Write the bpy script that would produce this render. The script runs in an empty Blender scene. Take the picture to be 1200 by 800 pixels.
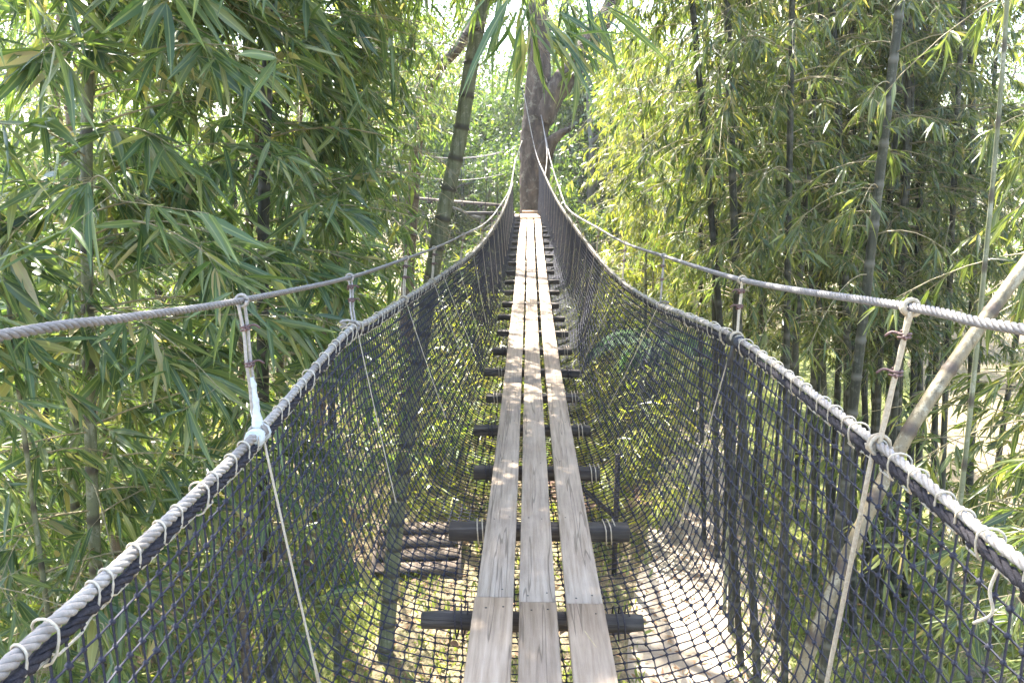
import bpy, math, random
import numpy as np
from mathutils import Vector, Matrix

# ------------------------------------------------------------------ camera, sky, sun, exposure
EYE = np.array([-.047, 0.0, 6.0])
F = 880.0                                    # focal length in photograph pixels (1200 wide)
TH = math.atan(200 / F)                      # pitch down
PS = math.atan(0.0217)                       # yaw to the left of the bridge axis
SUN_AZ, SUN_EL = math.radians(-22), math.radians(57)

scene = bpy.context.scene
C = scene.collection
cam_d = bpy.data.cameras.new('camera')
cam = bpy.data.objects.new('camera', cam_d); C.objects.link(cam)
cam.location = EYE
cam.rotation_euler = (math.pi / 2 - TH, 0, PS)
cam_d.sensor_width = 36; cam_d.lens = F / 1200 * 36
cam_d.clip_start = .05; cam_d.clip_end = 2000
scene.camera = cam

world = bpy.data.worlds.new('World'); scene.world = world; world.use_nodes = True
wn = world.node_tree.nodes; wl = world.node_tree.links
sky = wn.new('ShaderNodeTexSky'); sky.sky_type = 'NISHITA'; sky.sun_disc = False
sky.sun_elevation = SUN_EL; sky.sun_rotation = SUN_AZ; sky.dust_density = 2.5; sky.air_density = 1.0
wl.new(sky.outputs[0], wn['Background'].inputs[0]); wn['Background'].inputs[1].default_value = .15

sun_d = bpy.data.lights.new('sun', 'SUN'); sun_d.energy = 4.6; sun_d.angle = math.radians(.55); sun_d.color = (1, .95, .86)
sun = bpy.data.objects.new('sun', sun_d); C.objects.link(sun)
sdir = Vector((math.sin(SUN_AZ) * math.cos(SUN_EL), math.cos(SUN_AZ) * math.cos(SUN_EL), math.sin(SUN_EL)))
sun.rotation_euler = sdir.to_track_quat('Z', 'Y').to_euler(); sun.location = sdir * 60

vs = scene.view_settings
vs.view_transform = 'Standard'; vs.look = 'None'; vs.gamma = 1; vs.use_curve_mapping = False
vs.exposure = 3.1
cy = scene.cycles
cy.max_bounces = 7; cy.diffuse_bounces = 4; cy.glossy_bounces = 2; cy.transmission_bounces = 5
cy.transparent_max_bounces = 4; cy.caustics_reflective = False; cy.caustics_refractive = False
cy.sample_clamp_indirect = 6
cy.use_denoising = True

# ------------------------------------------------------------------ maths helpers
fw = np.array([-math.sin(PS) * math.cos(TH), math.cos(PS) * math.cos(TH), -math.sin(TH)])
rt = np.array([math.cos(PS), math.sin(PS), 0]); up_ = np.cross(rt, fw)
def ray(px, py): return fw + rt * (px - 600) / F + up_ * (400 - py) / F
def atX(px, py, X): d = ray(px, py); return EYE + d * (X - EYE[0]) / d[0]
def atY(px, py, Y): d = ray(px, py); return EYE + d * (Y - EYE[1]) / d[1]
def atZ(px, py, Z): d = ray(px, py); return EYE + d * (Z - EYE[2]) / d[2]
def project(P):
    q = P - EYE; z = q @ fw
    z = np.where(z < .05, 1e9, z)
    return 600 + F * (q @ rt) / z, 400 - F * (q @ up_) / z, z
def nrm(a):
    a = np.asarray(a, float); return a / np.maximum(np.linalg.norm(a, axis=-1, keepdims=True), 1e-9)
def spline(pts, n):
    """centripetal-like Catmull-Rom through pts, n samples per span"""
    P = np.asarray(pts, float); Q = np.vstack([2 * P[0] - P[1], P, 2 * P[-1] - P[-2]])
    out = []
    t = np.linspace(0, 1, n, endpoint=False)[:, None]
    for i in range(len(P) - 1):
        a, b, c, d = Q[i:i + 4]
        out.append(.5 * ((2 * b) + (-a + c) * t + (2 * a - 5 * b + 4 * c - d) * t ** 2 + (-a + 3 * b - 3 * c + d) * t ** 3))
    out.append(P[-1:]); return np.vstack(out)
def resample(P, step):
    P = np.asarray(P, float); s = np.r_[0, np.cumsum(np.linalg.norm(np.diff(P, axis=0), axis=1))]
    n = max(2, int(round(s[-1] / step)) + 1); u = np.linspace(0, s[-1], n)
    return np.stack([np.interp(u, s, P[:, k]) for k in range(3)], 1)
def frames(P):
    T = nrm(np.gradient(P, axis=0)); ref = np.array([0, 0, 1.])
    if abs(T[:, 2]).mean() > .8: ref = np.array([1., 0, 0])
    A = nrm(np.cross(T, ref)); B = np.cross(T, A); return T, A, B
rs = np.random.RandomState(7)
_ph = rs.rand(12, 4) * 6.28; _fr = rs.randn(12, 3)
def wob(P, f=1.0):
    """smooth pseudo noise in about -1..1"""
    P = np.asarray(P, float) * f; s = 0
    for k in range(12): s = s + np.sin(P @ (_fr[k] * (1 + .25 * k)) + _ph[k, 0]) / (1 + .25 * k)
    return s / 4.2

# ------------------------------------------------------------------ mesh helpers
class MB:
    def __init__(s): s.v = []; s.f = []; s.n = 0; s.c = []; s.hasc = False
    def add(s, V, faces, col=None):
        V = np.asarray(V, np.float32).reshape(-1, 3); s.v.append(V)
        for f in faces if isinstance(faces, list) else [faces]:
            s.f.append(np.asarray(f, np.int64) + s.n)
        if col is not None: s.hasc = True
        s.c.append(np.zeros(len(V), np.float32) if col is None else np.broadcast_to(np.asarray(col, np.float32), (len(V),)))
        s.n += len(V); return s
    def tube(s, P, r, k=6, cap=True, col=None):
        P = np.asarray(P, float); n = len(P); r = np.broadcast_to(np.asarray(r, float), (n,))
        T, A, B = frames(P); a = np.arange(k) * 2 * math.pi / k
        V = P[:, None] + r[:, None, None] * (A[:, None] * np.cos(a)[None, :, None] + B[:, None] * np.sin(a)[None, :, None])
        i, j = np.meshgrid(np.arange(n - 1), np.arange(k), indexing='ij'); j2 = (j + 1) % k
        q = np.stack([i * k + j, i * k + j2, (i + 1) * k + j2, (i + 1) * k + j], -1).reshape(-1, 4)
        fs = [q]
        cc = None if col is None else np.repeat(np.broadcast_to(col, (n,)), k)
        if cap:
            fs += [np.array([list(range(k))[::-1]]), np.array([[(n - 1) * k + x for x in range(k)]])]
        return s.add(V.reshape(-1, 3), fs, cc)
    def box(s, c, h, R=None, bev=0.0):
        x, y, z = h; b = bev
        if b <= 0:
            V = np.array([[i, j, k] for i in (-x, x) for j in (-y, y) for k in (-z, z)], float)
            fc = [[0, 1, 3, 2], [4, 6, 7, 5], [0, 4, 5, 1], [2, 3, 7, 6], [0, 2, 6, 4], [1, 5, 7, 3]]
            fs = [np.array(fc)]
        else:                                   # long y box with bevelled long edges
            sec = [(-x + b, -z), (x - b, -z), (x, -z + b), (x, z - b), (x - b, z), (-x + b, z), (-x, z - b), (-x, -z + b)]
            V = np.array([[p, yy, q] for yy in (-y, y) for p, q in sec])
            fs = [np.array([[i, (i + 1) % 8, 8 + (i + 1) % 8, 8 + i] for i in range(8)])[:, ::-1], np.array([list(range(8))]), np.array([list(range(15, 7, -1))])]
        if R is not None: V = V @ np.asarray(R).T
        return s.add(V + np.asarray(c), fs)
    def mesh(s, name, mat, smooth=False):
        me = bpy.data.meshes.new(name)
        V = np.concatenate(s.v); me.vertices.add(len(V)); me.vertices.foreach_set('co', V.ravel())
        lv = np.concatenate([f.ravel() for f in s.f]).astype(np.int32)
        lt = np.concatenate([np.full(len(f), f.shape[1]) for f in s.f]); ls = np.r_[0, np.cumsum(lt)[:-1]].astype(np.int32)
        me.loops.add(len(lv)); me.loops.foreach_set('vertex_index', lv)
        me.polygons.add(len(lt)); me.polygons.foreach_set('loop_start', ls)
        if smooth: me.polygons.foreach_set('use_smooth', np.ones(len(lt), bool))
        if s.hasc:
            at = me.attributes.new('tone', 'FLOAT', 'POINT'); at.data.foreach_set('value', np.concatenate(s.c).astype(np.float32))
        me.update(calc_edges=True)
        if mat: me.materials.append(mat)
        return me
    def build(s, name, mat, parent=None, smooth=False, kind=None):
        o = bpy.data.objects.new(name, s.mesh(name, mat, smooth)); C.objects.link(o)
        if parent: o.parent = parent
        if kind: o['kind'] = kind
        return o
def tag(o, label, cat, group=None):
    o['label'] = label; o['category'] = cat
    if group: o['group'] = group
    return o
def empty(name, loc=(0, 0, 0), label=None, cat=None, group=None):
    o = bpy.data.objects.new(name, None); C.objects.link(o); o.location = loc; o.empty_display_size = .2
    if label: tag(o, label, cat, group)
    return o
def local(o):                                   # offset to keep world-space meshes under a moved empty
    return -np.array(o.location)
def copy_tree(o, parent=None):
    c = o.copy(); C.objects.link(c); c.parent = parent
    for ch in o.children: copy_tree(ch, c)
    return c

# ------------------------------------------------------------------ materials
class NT:
    def __init__(s, name):
        s.m = bpy.data.materials.new(name); s.m.use_nodes = True; s.t = s.m.node_tree; s.N = s.t.nodes; s.L = s.t.links
        s.b = s.N['Principled BSDF']; s.out = s.N['Material Output']
    def n(s, typ, **kw):
        x = s.N.new('ShaderNode' + typ)
        for k, v in kw.items():
            if k.startswith('i_'): x.inputs[int(k[2:])].default_value = v
            else: setattr(x, k, v)
        return x
    def l(s, a, b): s.L.new(a, b)
    def noise(s, vec, scale, detail=4, rough=.55):
        x = s.n('TexNoise'); x.inputs['Scale'].default_value = scale; x.inputs['Detail'].default_value = detail; x.inputs['Roughness'].default_value = rough
        if vec is not None: s.l(vec, x.inputs['Vector'])
        return x.outputs[0]
    def ramp(s, fac, stops, interp='LINEAR'):
        x = s.n('ValToRGB'); x.color_ramp.interpolation = interp; e = x.color_ramp.elements
        while len(e) < len(stops): e.new(.5)
        for k, (p, c) in enumerate(stops): e[k].position = p; e[k].color = (*c, 1)
        s.l(fac, x.inputs[0]); return x.outputs[0]
    def mix(s, fac, a, b, mode='MIX'):
        x = s.n('Mix'); x.data_type = 'RGBA'; x.blend_type = mode
        for v, i in ((fac, 0), (a, 6), (b, 7)):
            if isinstance(v, (int, float)): x.inputs[i].default_value = v
            elif isinstance(v, tuple): x.inputs[i].default_value = (*v, 1)
            else: s.l(v, x.inputs[i])
        return x.outputs[2]
    def math(s, op, a, b=None):
        x = s.n('Math'); x.operation = op
        for v, i in ((a, 0), (b, 1)):
            if v is None: continue
            if isinstance(v, (int, float)): x.inputs[i].default_value = v
            else: s.l(v, x.inputs[i])
        return x.outputs[0]
    def coords(s, scale=(1, 1, 1), rnd=True):
        tc = s.n('TexCoord'); mp = s.n('Mapping'); mp.inputs['Scale'].default_value = scale
        s.l(tc.outputs['Object'], mp.inputs[0])
        if rnd:
            oi = s.n('ObjectInfo'); c = s.n('CombineXYZ'); m = s.math('MULTIPLY', oi.outputs['Random'], 37.0)
            for k in range(3): s.l(m, c.inputs[k])
            s.l(c.outputs[0], mp.inputs['Location'])
        return mp.outputs[0]
    def bump(s, h, strength, dist=.01):
        x = s.n('Bump'); x.inputs['Strength'].default_value = strength; x.inputs['Distance'].default_value = dist
        s.l(h, x.inputs['Height']); s.l(x.outputs[0], s.b.inputs['Normal'])
    def fin(s, col=None, rough=.7, spec=.4):
        if col is not None:
            if isinstance(col, tuple): s.b.inputs['Base Color'].default_value = (*col, 1)
            else: s.l(col, s.b.inputs['Base Color'])
        if isinstance(rough, (int, float)): s.b.inputs['Roughness'].default_value = rough
        else: s.l(rough, s.b.inputs['Roughness'])
        s.b.inputs['Specular IOR Level'].default_value = spec
        return s.m

def leaf_mat(name, stops, trans=.48, tint=(1.6, 1.65, .6), rough=.32):
    t = NT(name)
    g = t.n('NewGeometry'); oi = t.n('ObjectInfo')
    r = t.math('FRACT', t.math('ADD', g.outputs['Random Per Island'], oi.outputs['Random']))
    col = t.ramp(r, stops)
    nz = t.noise(t.coords((1, 1, 1), False), 1.1, 2)
    col = t.mix(.5, col, t.ramp(nz, [(.3, (.55, .62, .6)), (.7, (1.35, 1.3, 1.2))]), 'MULTIPLY')
    at = t.n('Attribute'); at.attribute_name = 'tone'
    col = t.mix(t.ramp(at.outputs['Fac'], [(.80, (0, 0, 0)), (.93, (.55, .55, .55))]), col, t.mix(.6, col, (.42, .44, .2)))
    t.fin(col, rough, .6)
    tr = t.n('BsdfTranslucent'); t.l(t.mix(1.0, col, tint, 'MULTIPLY'), tr.inputs[0])
    mx = t.n('MixShader'); mx.inputs[0].default_value = trans
    t.l(t.b.outputs[0], mx.inputs[1]); t.l(tr.outputs[0], mx.inputs[2]); t.l(mx.outputs[0], t.out.inputs[0])
    return t.m
M = {}
M['leaf_broad'] = leaf_mat('broad_bamboo_leaf', [(0, (.05, .09, .044)), (.32, (.08, .13, .056)), (.62, (.115, .165, .068)), (.84, (.16, .20, .085)), (.95, (.25, .25, .11)), (1, (.44, .35, .21))])
M['leaf_fine'] = leaf_mat('fine_bamboo_leaf', [(0, (.045, .07, .03)), (.4, (.08, .11, .042)), (.75, (.125, .155, .055)), (.93, (.2, .21, .075)), (1, (.36, .29, .15))])
M['leaf_sunlit'] = leaf_mat('sunlit_bamboo_leaf', [(0, (.09, .12, .03)), (.5, (.16, .185, .04)), (.85, (.25, .25, .05)), (1, (.38, .32, .09))], .48)  # bamboo leaf with the yellow of sunlight put into its colour
M['leaf_tree'] = leaf_mat('tree_leaf', [(0, (.04, .075, .022)), (.6, (.085, .135, .038)), (1, (.16, .20, .055))], .42)
M['leaf_shrub'] = leaf_mat('shrub_leaf', [(0, (.06, .10, .025)), (.6, (.13, .18, .04)), (.92, (.24, .25, .06)), (1, (.34, .22, .10))], .4)
M['leaf_palm'] = leaf_mat('palm_leaf', [(0, (.03, .075, .03)), (1, (.06, .12, .045))], .4, rough=.75)
M['grass'] = leaf_mat('grass_blade', [(0, (.10, .13, .045)), (.6, (.17, .20, .065)), (1, (.30, .29, .12))], .35)
M['dry_leaf'] = leaf_mat('dry_leaf', [(0, (.16, .08, .04)), (1, (.33, .2, .1))], .2, (1.2, 1, .7), .7)

def wood_mat(name, lo, mid, hi, stain, grain=(55, 2.2, 55), bumpk=.5):
    t = NT(name); v = t.coords(grain); v2 = t.coords((2.2, 1.3, 2.2))
    g = t.noise(v, 1.0, 7, .62); fine = t.noise(t.coords((grain[0] * 4, grain[1] * 3, grain[2] * 4)), 1.0, 4, .6)
    col = t.ramp(g, [(.30, lo), (.5, mid), (.72, hi)])
    col = t.mix(t.ramp(t.noise(v2, 1.6, 5, .65), [(.48, (0, 0, 0)), (.72, (1, 1, 1))]), col, t.mix(.5, col, stain))
    crack = t.ramp(t.noise(t.coords((grain[0] * .55, .55, grain[2] * .55)), 1.0, 2, .4), [(.60, (0, 0, 0)), (.615, (1, 1, 1)), (.63, (1, 1, 1)), (.645, (0, 0, 0))])
    col = t.mix(t.math('MULTIPLY', crack, .55), col, tuple(c * .35 for c in lo))
    oi = t.n('ObjectInfo'); hs = t.n('HueSaturation'); t.l(col, hs.inputs['Color'])
    mr = t.n('MapRange'); t.l(oi.outputs['Random'], mr.inputs[0]); mr.inputs[3].default_value = .84; mr.inputs[4].default_value = 1.12
    t.l(mr.outputs[0], hs.inputs['Value'])
    h = t.math('SUBTRACT', t.math('ADD', t.math('MULTIPLY', g, .7), t.math('MULTIPLY', fine, .5)), crack)
    t.bump(h, bumpk, .006)
    return t.fin(hs.outputs[0], .78, .3)
M['plank'] = wood_mat('weathered_plank', (.22, .165, .112), (.315, .245, .175), (.40, .32, .238), (.14, .105, .08))
M['beam'] = wood_mat('dark_timber', (.016, .013, .011), (.042, .034, .028), (.10, .085, .072), (.03, .032, .026), (3, 40, 40))
M['far_wood'] = wood_mat('brown_board', (.10, .075, .055), (.17, .13, .10), (.27, .22, .18), (.08, .06, .05))
M['lit_wood'] = wood_mat('sunlit_step_board', (.26, .17, .10), (.38, .26, .16), (.48, .35, .23), (.2, .14, .1))  # warm sunlight put into the colour of the end boards

def fibre(name, lo, hi, scale=90, rough=.85, spec=.25, bumpk=.6, dirt=None):
    t = NT(name); v = t.coords((1, 1, 1), False)
    c = t.ramp(t.noise(v, scale, 5, .65), [(.3, lo), (.7, hi)])
    if dirt: c = t.mix(t.ramp(t.noise(v, 7, 4), [(.45, (0, 0, 0)), (.7, (1, 1, 1))]), c, dirt)
    t.bump(t.noise(v, scale * 3, 3), bumpk, .002)
    return t.fin(c, rough, spec)
M['cable'] = fibre('grey_steel_cable', (.11, .10, .092), (.22, .20, .185), 60, .55, .5)
M['rope'] = fibre('pale_rope', (.21, .185, .16), (.38, .345, .30), 70, .8, .3, .6, (.15, .13, .11))
M['net_edge'] = fibre('dark_net_edge', (.014, .012, .014), (.055, .05, .055), 220, .9, .2, 1.0)
M['net'] = fibre('navy_net_cord', (.011, .011, .018), (.036, .036, .052), 200, .75, .35, .4)
M['cord'] = fibre('cream_cord', (.34, .29, .21), (.52, .46, .36), 120, .85)
M['tan_rope'] = fibre('tan_rope', (.26, .21, .14), (.44, .37, .27), 110, .85)
M['tape'] = fibre('white_tape', (.34, .36, .34), (.56, .58, .55), 30, .6, .5, .3)
M['black_tape'] = fibre('black_tape', (.01, .01, .012), (.03, .03, .034), 40, .5, .5)
M['tie'] = fibre('maroon_tie', (.06, .03, .028), (.14, .08, .07), 120, .6, .4)
M['nail'] = NT('rusty_nail').fin((.035, .028, .024), .6, .4)
M['white_paint'] = NT('white_paint').fin((.75, .75, .73), .6, .4)

def culm_mat(name, lo, hi, ring, patch):
    t = NT(name); v = t.coords((1, 1, .35), True)
    c = t.ramp(t.noise(v, 9, 6, .65), [(.3, lo), (.7, hi)])
    c = t.mix(t.ramp(t.noise(t.coords((1, 1, .8)), 14, 7, .75), [(.53, (0, 0, 0)), (.60, (.85, .85, .85))]), c, patch)
    c = t.mix(t.ramp(t.noise(t.coords((34, 34, 1.6)), 1, 4, .6), [(.50, (0, 0, 0)), (.68, (.75, .75, .75))]), c, tuple(x * .5 for x in lo))
    c = t.mix(t.ramp(t.noise(t.coords((1, 1, 1)), 70, 3, .7), [(.60, (0, 0, 0)), (.66, (.6, .6, .6))]), c, tuple(x * .35 for x in lo))
    a = t.n('Attribute'); a.attribute_name = 'tone'
    c = t.mix(a.outputs['Fac'], c, ring)
    oi = t.n('ObjectInfo'); hs = t.n('HueSaturation'); t.l(c, hs.inputs['Color'])
    mr = t.n('MapRange'); t.l(oi.outputs['Random'], mr.inputs[0]); mr.inputs[3].default_value = .65; mr.inputs[4].default_value = 1.3; t.l(mr.outputs[0], hs.inputs['Value'])
    t.bump(t.noise(t.coords((60, 60, 3)), 1, 4), .45, .005)
    return t.fin(hs.outputs[0], .62, .3)
M['culm_green'] = culm_mat('green_culm', (.13, .14, .075), (.22, .225, .13), (.07, .06, .04), (.30, .30, .22))
M['culm_dark'] = culm_mat('dark_culm', (.022, .024, .016), (.055, .055, .036), (.095, .09, .07), (.10, .10, .075))
M['culm_tan'] = culm_mat('tan_culm', (.10, .08, .045), (.185, .15, .09), (.055, .04, .028), (.24, .22, .155))
M['culm_brown'] = culm_mat('brown_culm', (.12, .085, .06), (.22, .165, .12), (.09, .06, .045), (.30, .26, .2))
M['twig'] = fibre('bamboo_twig', (.14, .12, .06), (.36, .29, .16), 30, .6, .4, .2)
M['twig_dry'] = fibre('straw_twig', (.28, .22, .12), (.46, .38, .22), 30, .7, .3, .2)

def bark(name, lo, mid, hi):
    t = NT(name); v = t.coords((4.5, 4.5, 1.1), False)
    n1 = t.noise(v, 1.0, 8, .65); c = t.ramp(n1, [(.32, lo), (.5, mid), (.72, hi)])
    c = t.mix(t.ramp(t.noise(t.coords((1, 1, 1), False), 5, 6, .7), [(.55, (0, 0, 0)), (.65, (.7, .7, .7))]), c, (.20, .18, .13))
    t.bump(n1, 1.0, .09); return t.fin(c, .9, .2)
M['bark'] = bark('rough_bark', (.018, .012, .009), (.065, .045, .032), (.16, .115, .08))
M['bark_pale'] = bark('pale_bark', (.10, .09, .075), (.2, .18, .15), (.32, .29, .25))

t = NT('forest_soil'); v = t.coords((1, 1, 1), False)
c = t.ramp(t.noise(v, 1.1, 8, .65), [(.28, (.07, .075, .035)), (.44, (.13, .12, .065)), (.56, (.17, .135, .09)), (.68, (.10, .12, .045)), (.8, (.17, .19, .06))])
c = t.mix(t.ramp(t.noise(v, 26, 6, .7), [(.42, (.0, .0, .0)), (.62, (1, 1, 1))]), c, t.mix(.5, c, (.36, .28, .18)))
t.bump(t.noise(v, 20, 6, .7), .8, .06); M['soil'] = t.fin(c, .95, .15)
t = NT('pale_path'); v = t.coords((1, 1, 1), False)
c = t.ramp(t.noise(v, 2.2, 8, .65), [(.3, (.20, .16, .12)), (.55, (.33, .28, .22)), (.75, (.43, .38, .31))])
c = t.mix(t.ramp(t.noise(v, 60, 4, .7), [(.5, (0, 0, 0)), (.7, (.7, .7, .7))]), c, (.22, .18, .14))
t.bump(t.noise(v, 50, 5, .7), .6, .02); M['path'] = t.fin(c, .95, .15)
t = NT('lawn_soil'); v = t.coords((1, 1, 1), False)
c = t.ramp(t.noise(v, 3, 8, .7), [(.3, (.10, .11, .045)), (.5, (.17, .185, .065)), (.75, (.27, .25, .12))])
t.bump(t.noise(v, 90, 4, .7), .8, .03); M['lawn'] = t.fin(c, .95, .15)
t = NT('pink_brick'); v = t.coords((1, 1, 1))
c = t.ramp(t.noise(v, 14, 5), [(.3, (.30, .17, .13)), (.7, (.46, .30, .24))]); M['brick'] = t.fin(c, .9, .2)

# ------------------------------------------------------------------ the setting: ground, lawn, path
def sheet(name, pts_fn, nx, ny, mat, z0):
    X, Y = pts_fn(nx, ny); Z = ground_z(X, Y) + z0
    V = np.stack([X, Y, Z], -1).reshape(-1, 3)
    i, j = np.meshgrid(np.arange(nx - 1), np.arange(ny - 1), indexing='ij')
    q = np.stack([i * ny + j, (i + 1) * ny + j, (i + 1) * ny + j + 1, i * ny + j + 1], -1).reshape(-1, 4)
    o = MB().add(V, q).build(name, mat, smooth=True); o['kind'] = 'structure'; return o
def ground_z(X, Y):
    P = np.stack([X, Y, X * 0], -1)
    r = np.hypot(X, Y - 10)
    return .10 * wob(P, .35) * np.clip((r - 2) / 12, .15, 1) + .5 * np.clip((r - 30) / 60, 0, 3) * (1 + wob(P, .03))
def polar(nx, ny):
    r = np.r_[np.linspace(0, 30, nx - 18), np.geomspace(33, 260, 18)]; a = np.linspace(0, 2 * math.pi, ny)
    R, A = np.meshgrid(r, a, indexing='ij'); return R * np.cos(A), 10 + R * np.sin(A)
sheet('ground', polar, 70, 120, M['soil'], 0)
def band(cl, nx, ny):                    # strip along a centre line of (x, y, half width)
    def fn(nx, ny):
        c = spline([(x, y, w) for x, y, w in cl], 12); u = np.linspace(0, 1, nx); s = np.linspace(0, 1, len(c))
        cx, cyy, w = [np.interp(u, s, c[:, k]) for k in range(3)]
        tx, ty = np.gradient(cx), np.gradient(cyy); n = np.hypot(tx, ty); ox, oy = ty / n, -tx / n
        vv = np.linspace(-1, 1, ny)[None]
        e = w[:, None] * (1 + .12 * wob(np.stack([cx, cyy, cx * 0], -1), 2.)[:, None] * np.abs(vv))
        return cx[:, None] + ox[:, None] * vv * e, cyy[:, None] + oy[:, None] * vv * e
    return fn
sheet('lawn', band([(3.0, 6, 1.2), (5.2, 12, 1.6), (7.0, 18, 2.6), (9.0, 26, 4.0)], 40, 9), 40, 9, M['lawn'], .006)
sheet('lawn', band([(-4.4, 4, 1.3), (-3.4, 8.2, 1.3), (-3.0, 10.5, .9)], 20, 9), 20, 9, M['lawn'], .006)
sheet('path', band([(1.3, 2, 1.1), (2.0, 7, 1.0), (2.75, 11, .95), (3.6, 15, 1.0), (4.1, 19, 1.1), (3.5, 26, 1.2)], 50, 9), 50, 9, M['path'], .012)
# brick paved patch: bricks are children
br = MB().box((0, 0, -.03), (.9, 1.15, .03)).build('brick_paving', M['soil']); br['kind'] = 'structure'
br.location = (1.25, 13.6, .08); br.rotation_euler.z = .25
bm_ = MB().box((0, 0, 0), (.098, .048, .018)).mesh('brick', M['brick'])
rr = random.Random(5)
for i in range(8):
    for j in range(20):
        o = bpy.data.objects.new('brick', bm_); C.objects.link(o); o.parent = br
        o.location = (-.79 + i * .215 + (.05 if j % 2 else -.05), -1.08 + j * .1135, .016 + rr.uniform(-.004, .005)); o.rotation_euler = (rr.uniform(-.03, .03), rr.uniform(-.02, .02), rr.uniform(-.03, .03))

# ------------------------------------------------------------------ the rope bridge
DK = np.array([(-3, 4.48), (0, 4.42), (2.1, 4.385), (3.45, 4.345), (5.7, 4.265), (7.9, 4.245), (10.8, 4.375), (14.2, 4.565), (17.5, 4.72), (20.8, 4.86), (23, 4.93)])
_dy = np.linspace(-3, 22, 400); _c = np.polyfit(DK[:, 0], DK[:, 1], 5)
def deck(Y): return np.polyval(_c, Y)
def rope_from(pts): return spline(pts, 24)
UL = rope_from([(-.88, -2.2, 6.02), (-.9, 0, 5.84)] + [atX(*a) for a in ((0, 393, -.9), (150, 372, -.9), (283, 352, -.9), (410, 325, -.9), (470, 305, -.87))] +
               [atY(516, 288, 6.5), atY(545, 274, 7.7), atY(568, 262, 9.4), atY(584, 244, 12.5), atY(598, 219, 18.5), atY(604, 185, 20.7)])
UR = rope_from([(.9, -2.2, 6.1), (.9, 0, 5.87)] + [atX(*a) for a in ((1200, 386, .9), (1068, 360, .9), (870, 328, .9), (778, 300, .9))] +
               [atY(733, 285, 7.0), atY(702, 268, 8.4), atY(668, 247, 10.5), atY(658, 228, 14), atY(645, 187, 19.3), atY(634, 135, 21.0)])
LL = rope_from([(-.87, -2.2, 5.36), (-.87, 0, 5.27)] + [atX(*a) for a in ((0, 786, -.87), (150, 652, -.87), (305, 504, -.87), (408, 388, -.86), (440, 372, -.86))] +
               [atY(521, 320, 6.7), atY(560, 290, 8.6), atY(584, 257, 11.8), atY(594, 235, 15.5), atY(601, 214, 19.6)])
LR = rope_from([(.85, -2.2, 5.40), (.85, 0, 5.33)] + [atX(*a) for a in ((1200, 660, .85), (1115, 590, .85), (1030, 521, .85), (865, 397, .85), (800, 368, .84))] +
               [atY(768, 355, 5.4), atY(728, 329, 6.8), atY(700, 300, 8.2), atY(667, 256, 12.2), atY(651, 231, 15.5), atY(639, 206, 18.8), atY(627, 175, 20.4), atY(614, 110, 20.95)])
def rope_at(R, Y): return np.array([np.interp(Y, R[:, 1], R[:, 0]), Y, np.interp(Y, R[:, 1], R[:, 2])]) if np.ndim(Y) == 0 else np.stack([np.interp(Y, R[:, 1], R[:, 0]), Y, np.interp(Y, R[:, 1], R[:, 2])], -1)

bridge = empty('rope_bridge', (0, 0, 0), 'long narrow rope footbridge of three grey planks with dark netting along both sides', 'bridge')
def twisted(mb, P, r, strands, pitch, y_fine=7.5):
    """laid rope: helical strands near the camera's stretch, plain further off"""
    near = P[P[:, 1] < y_fine]; far = P[P[:, 1] >= y_fine - .03]
    Q = resample(near, pitch / 9); T, A, B = frames(Q)
    s = np.arange(len(Q)) * (pitch / 9); rs_ = r * (.52 if strands == 3 else .46)
    for k in range(strands):
        a = s / pitch * 2 * math.pi + k * 2 * math.pi / strands
        mb.tube(Q + (r - rs_) * (A * np.cos(a)[:, None] + B * np.sin(a)[:, None]), rs_, 6, True)
    mb.tube(Q, r * .5, 5)
    if len(far) > 3: 
        Qf = resample(far, .05); mb.tube(Qf, r * (.96 + .06 * wob(Qf, 20)), 6)
    return mb
for R, r, nm in ((UL, .0105, 'cable'), (UR, .0125, 'cable')):
    twisted(MB(), R, r, 4, .085).build('support_cable', M['cable'], bridge, True)
EDG = []
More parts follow.
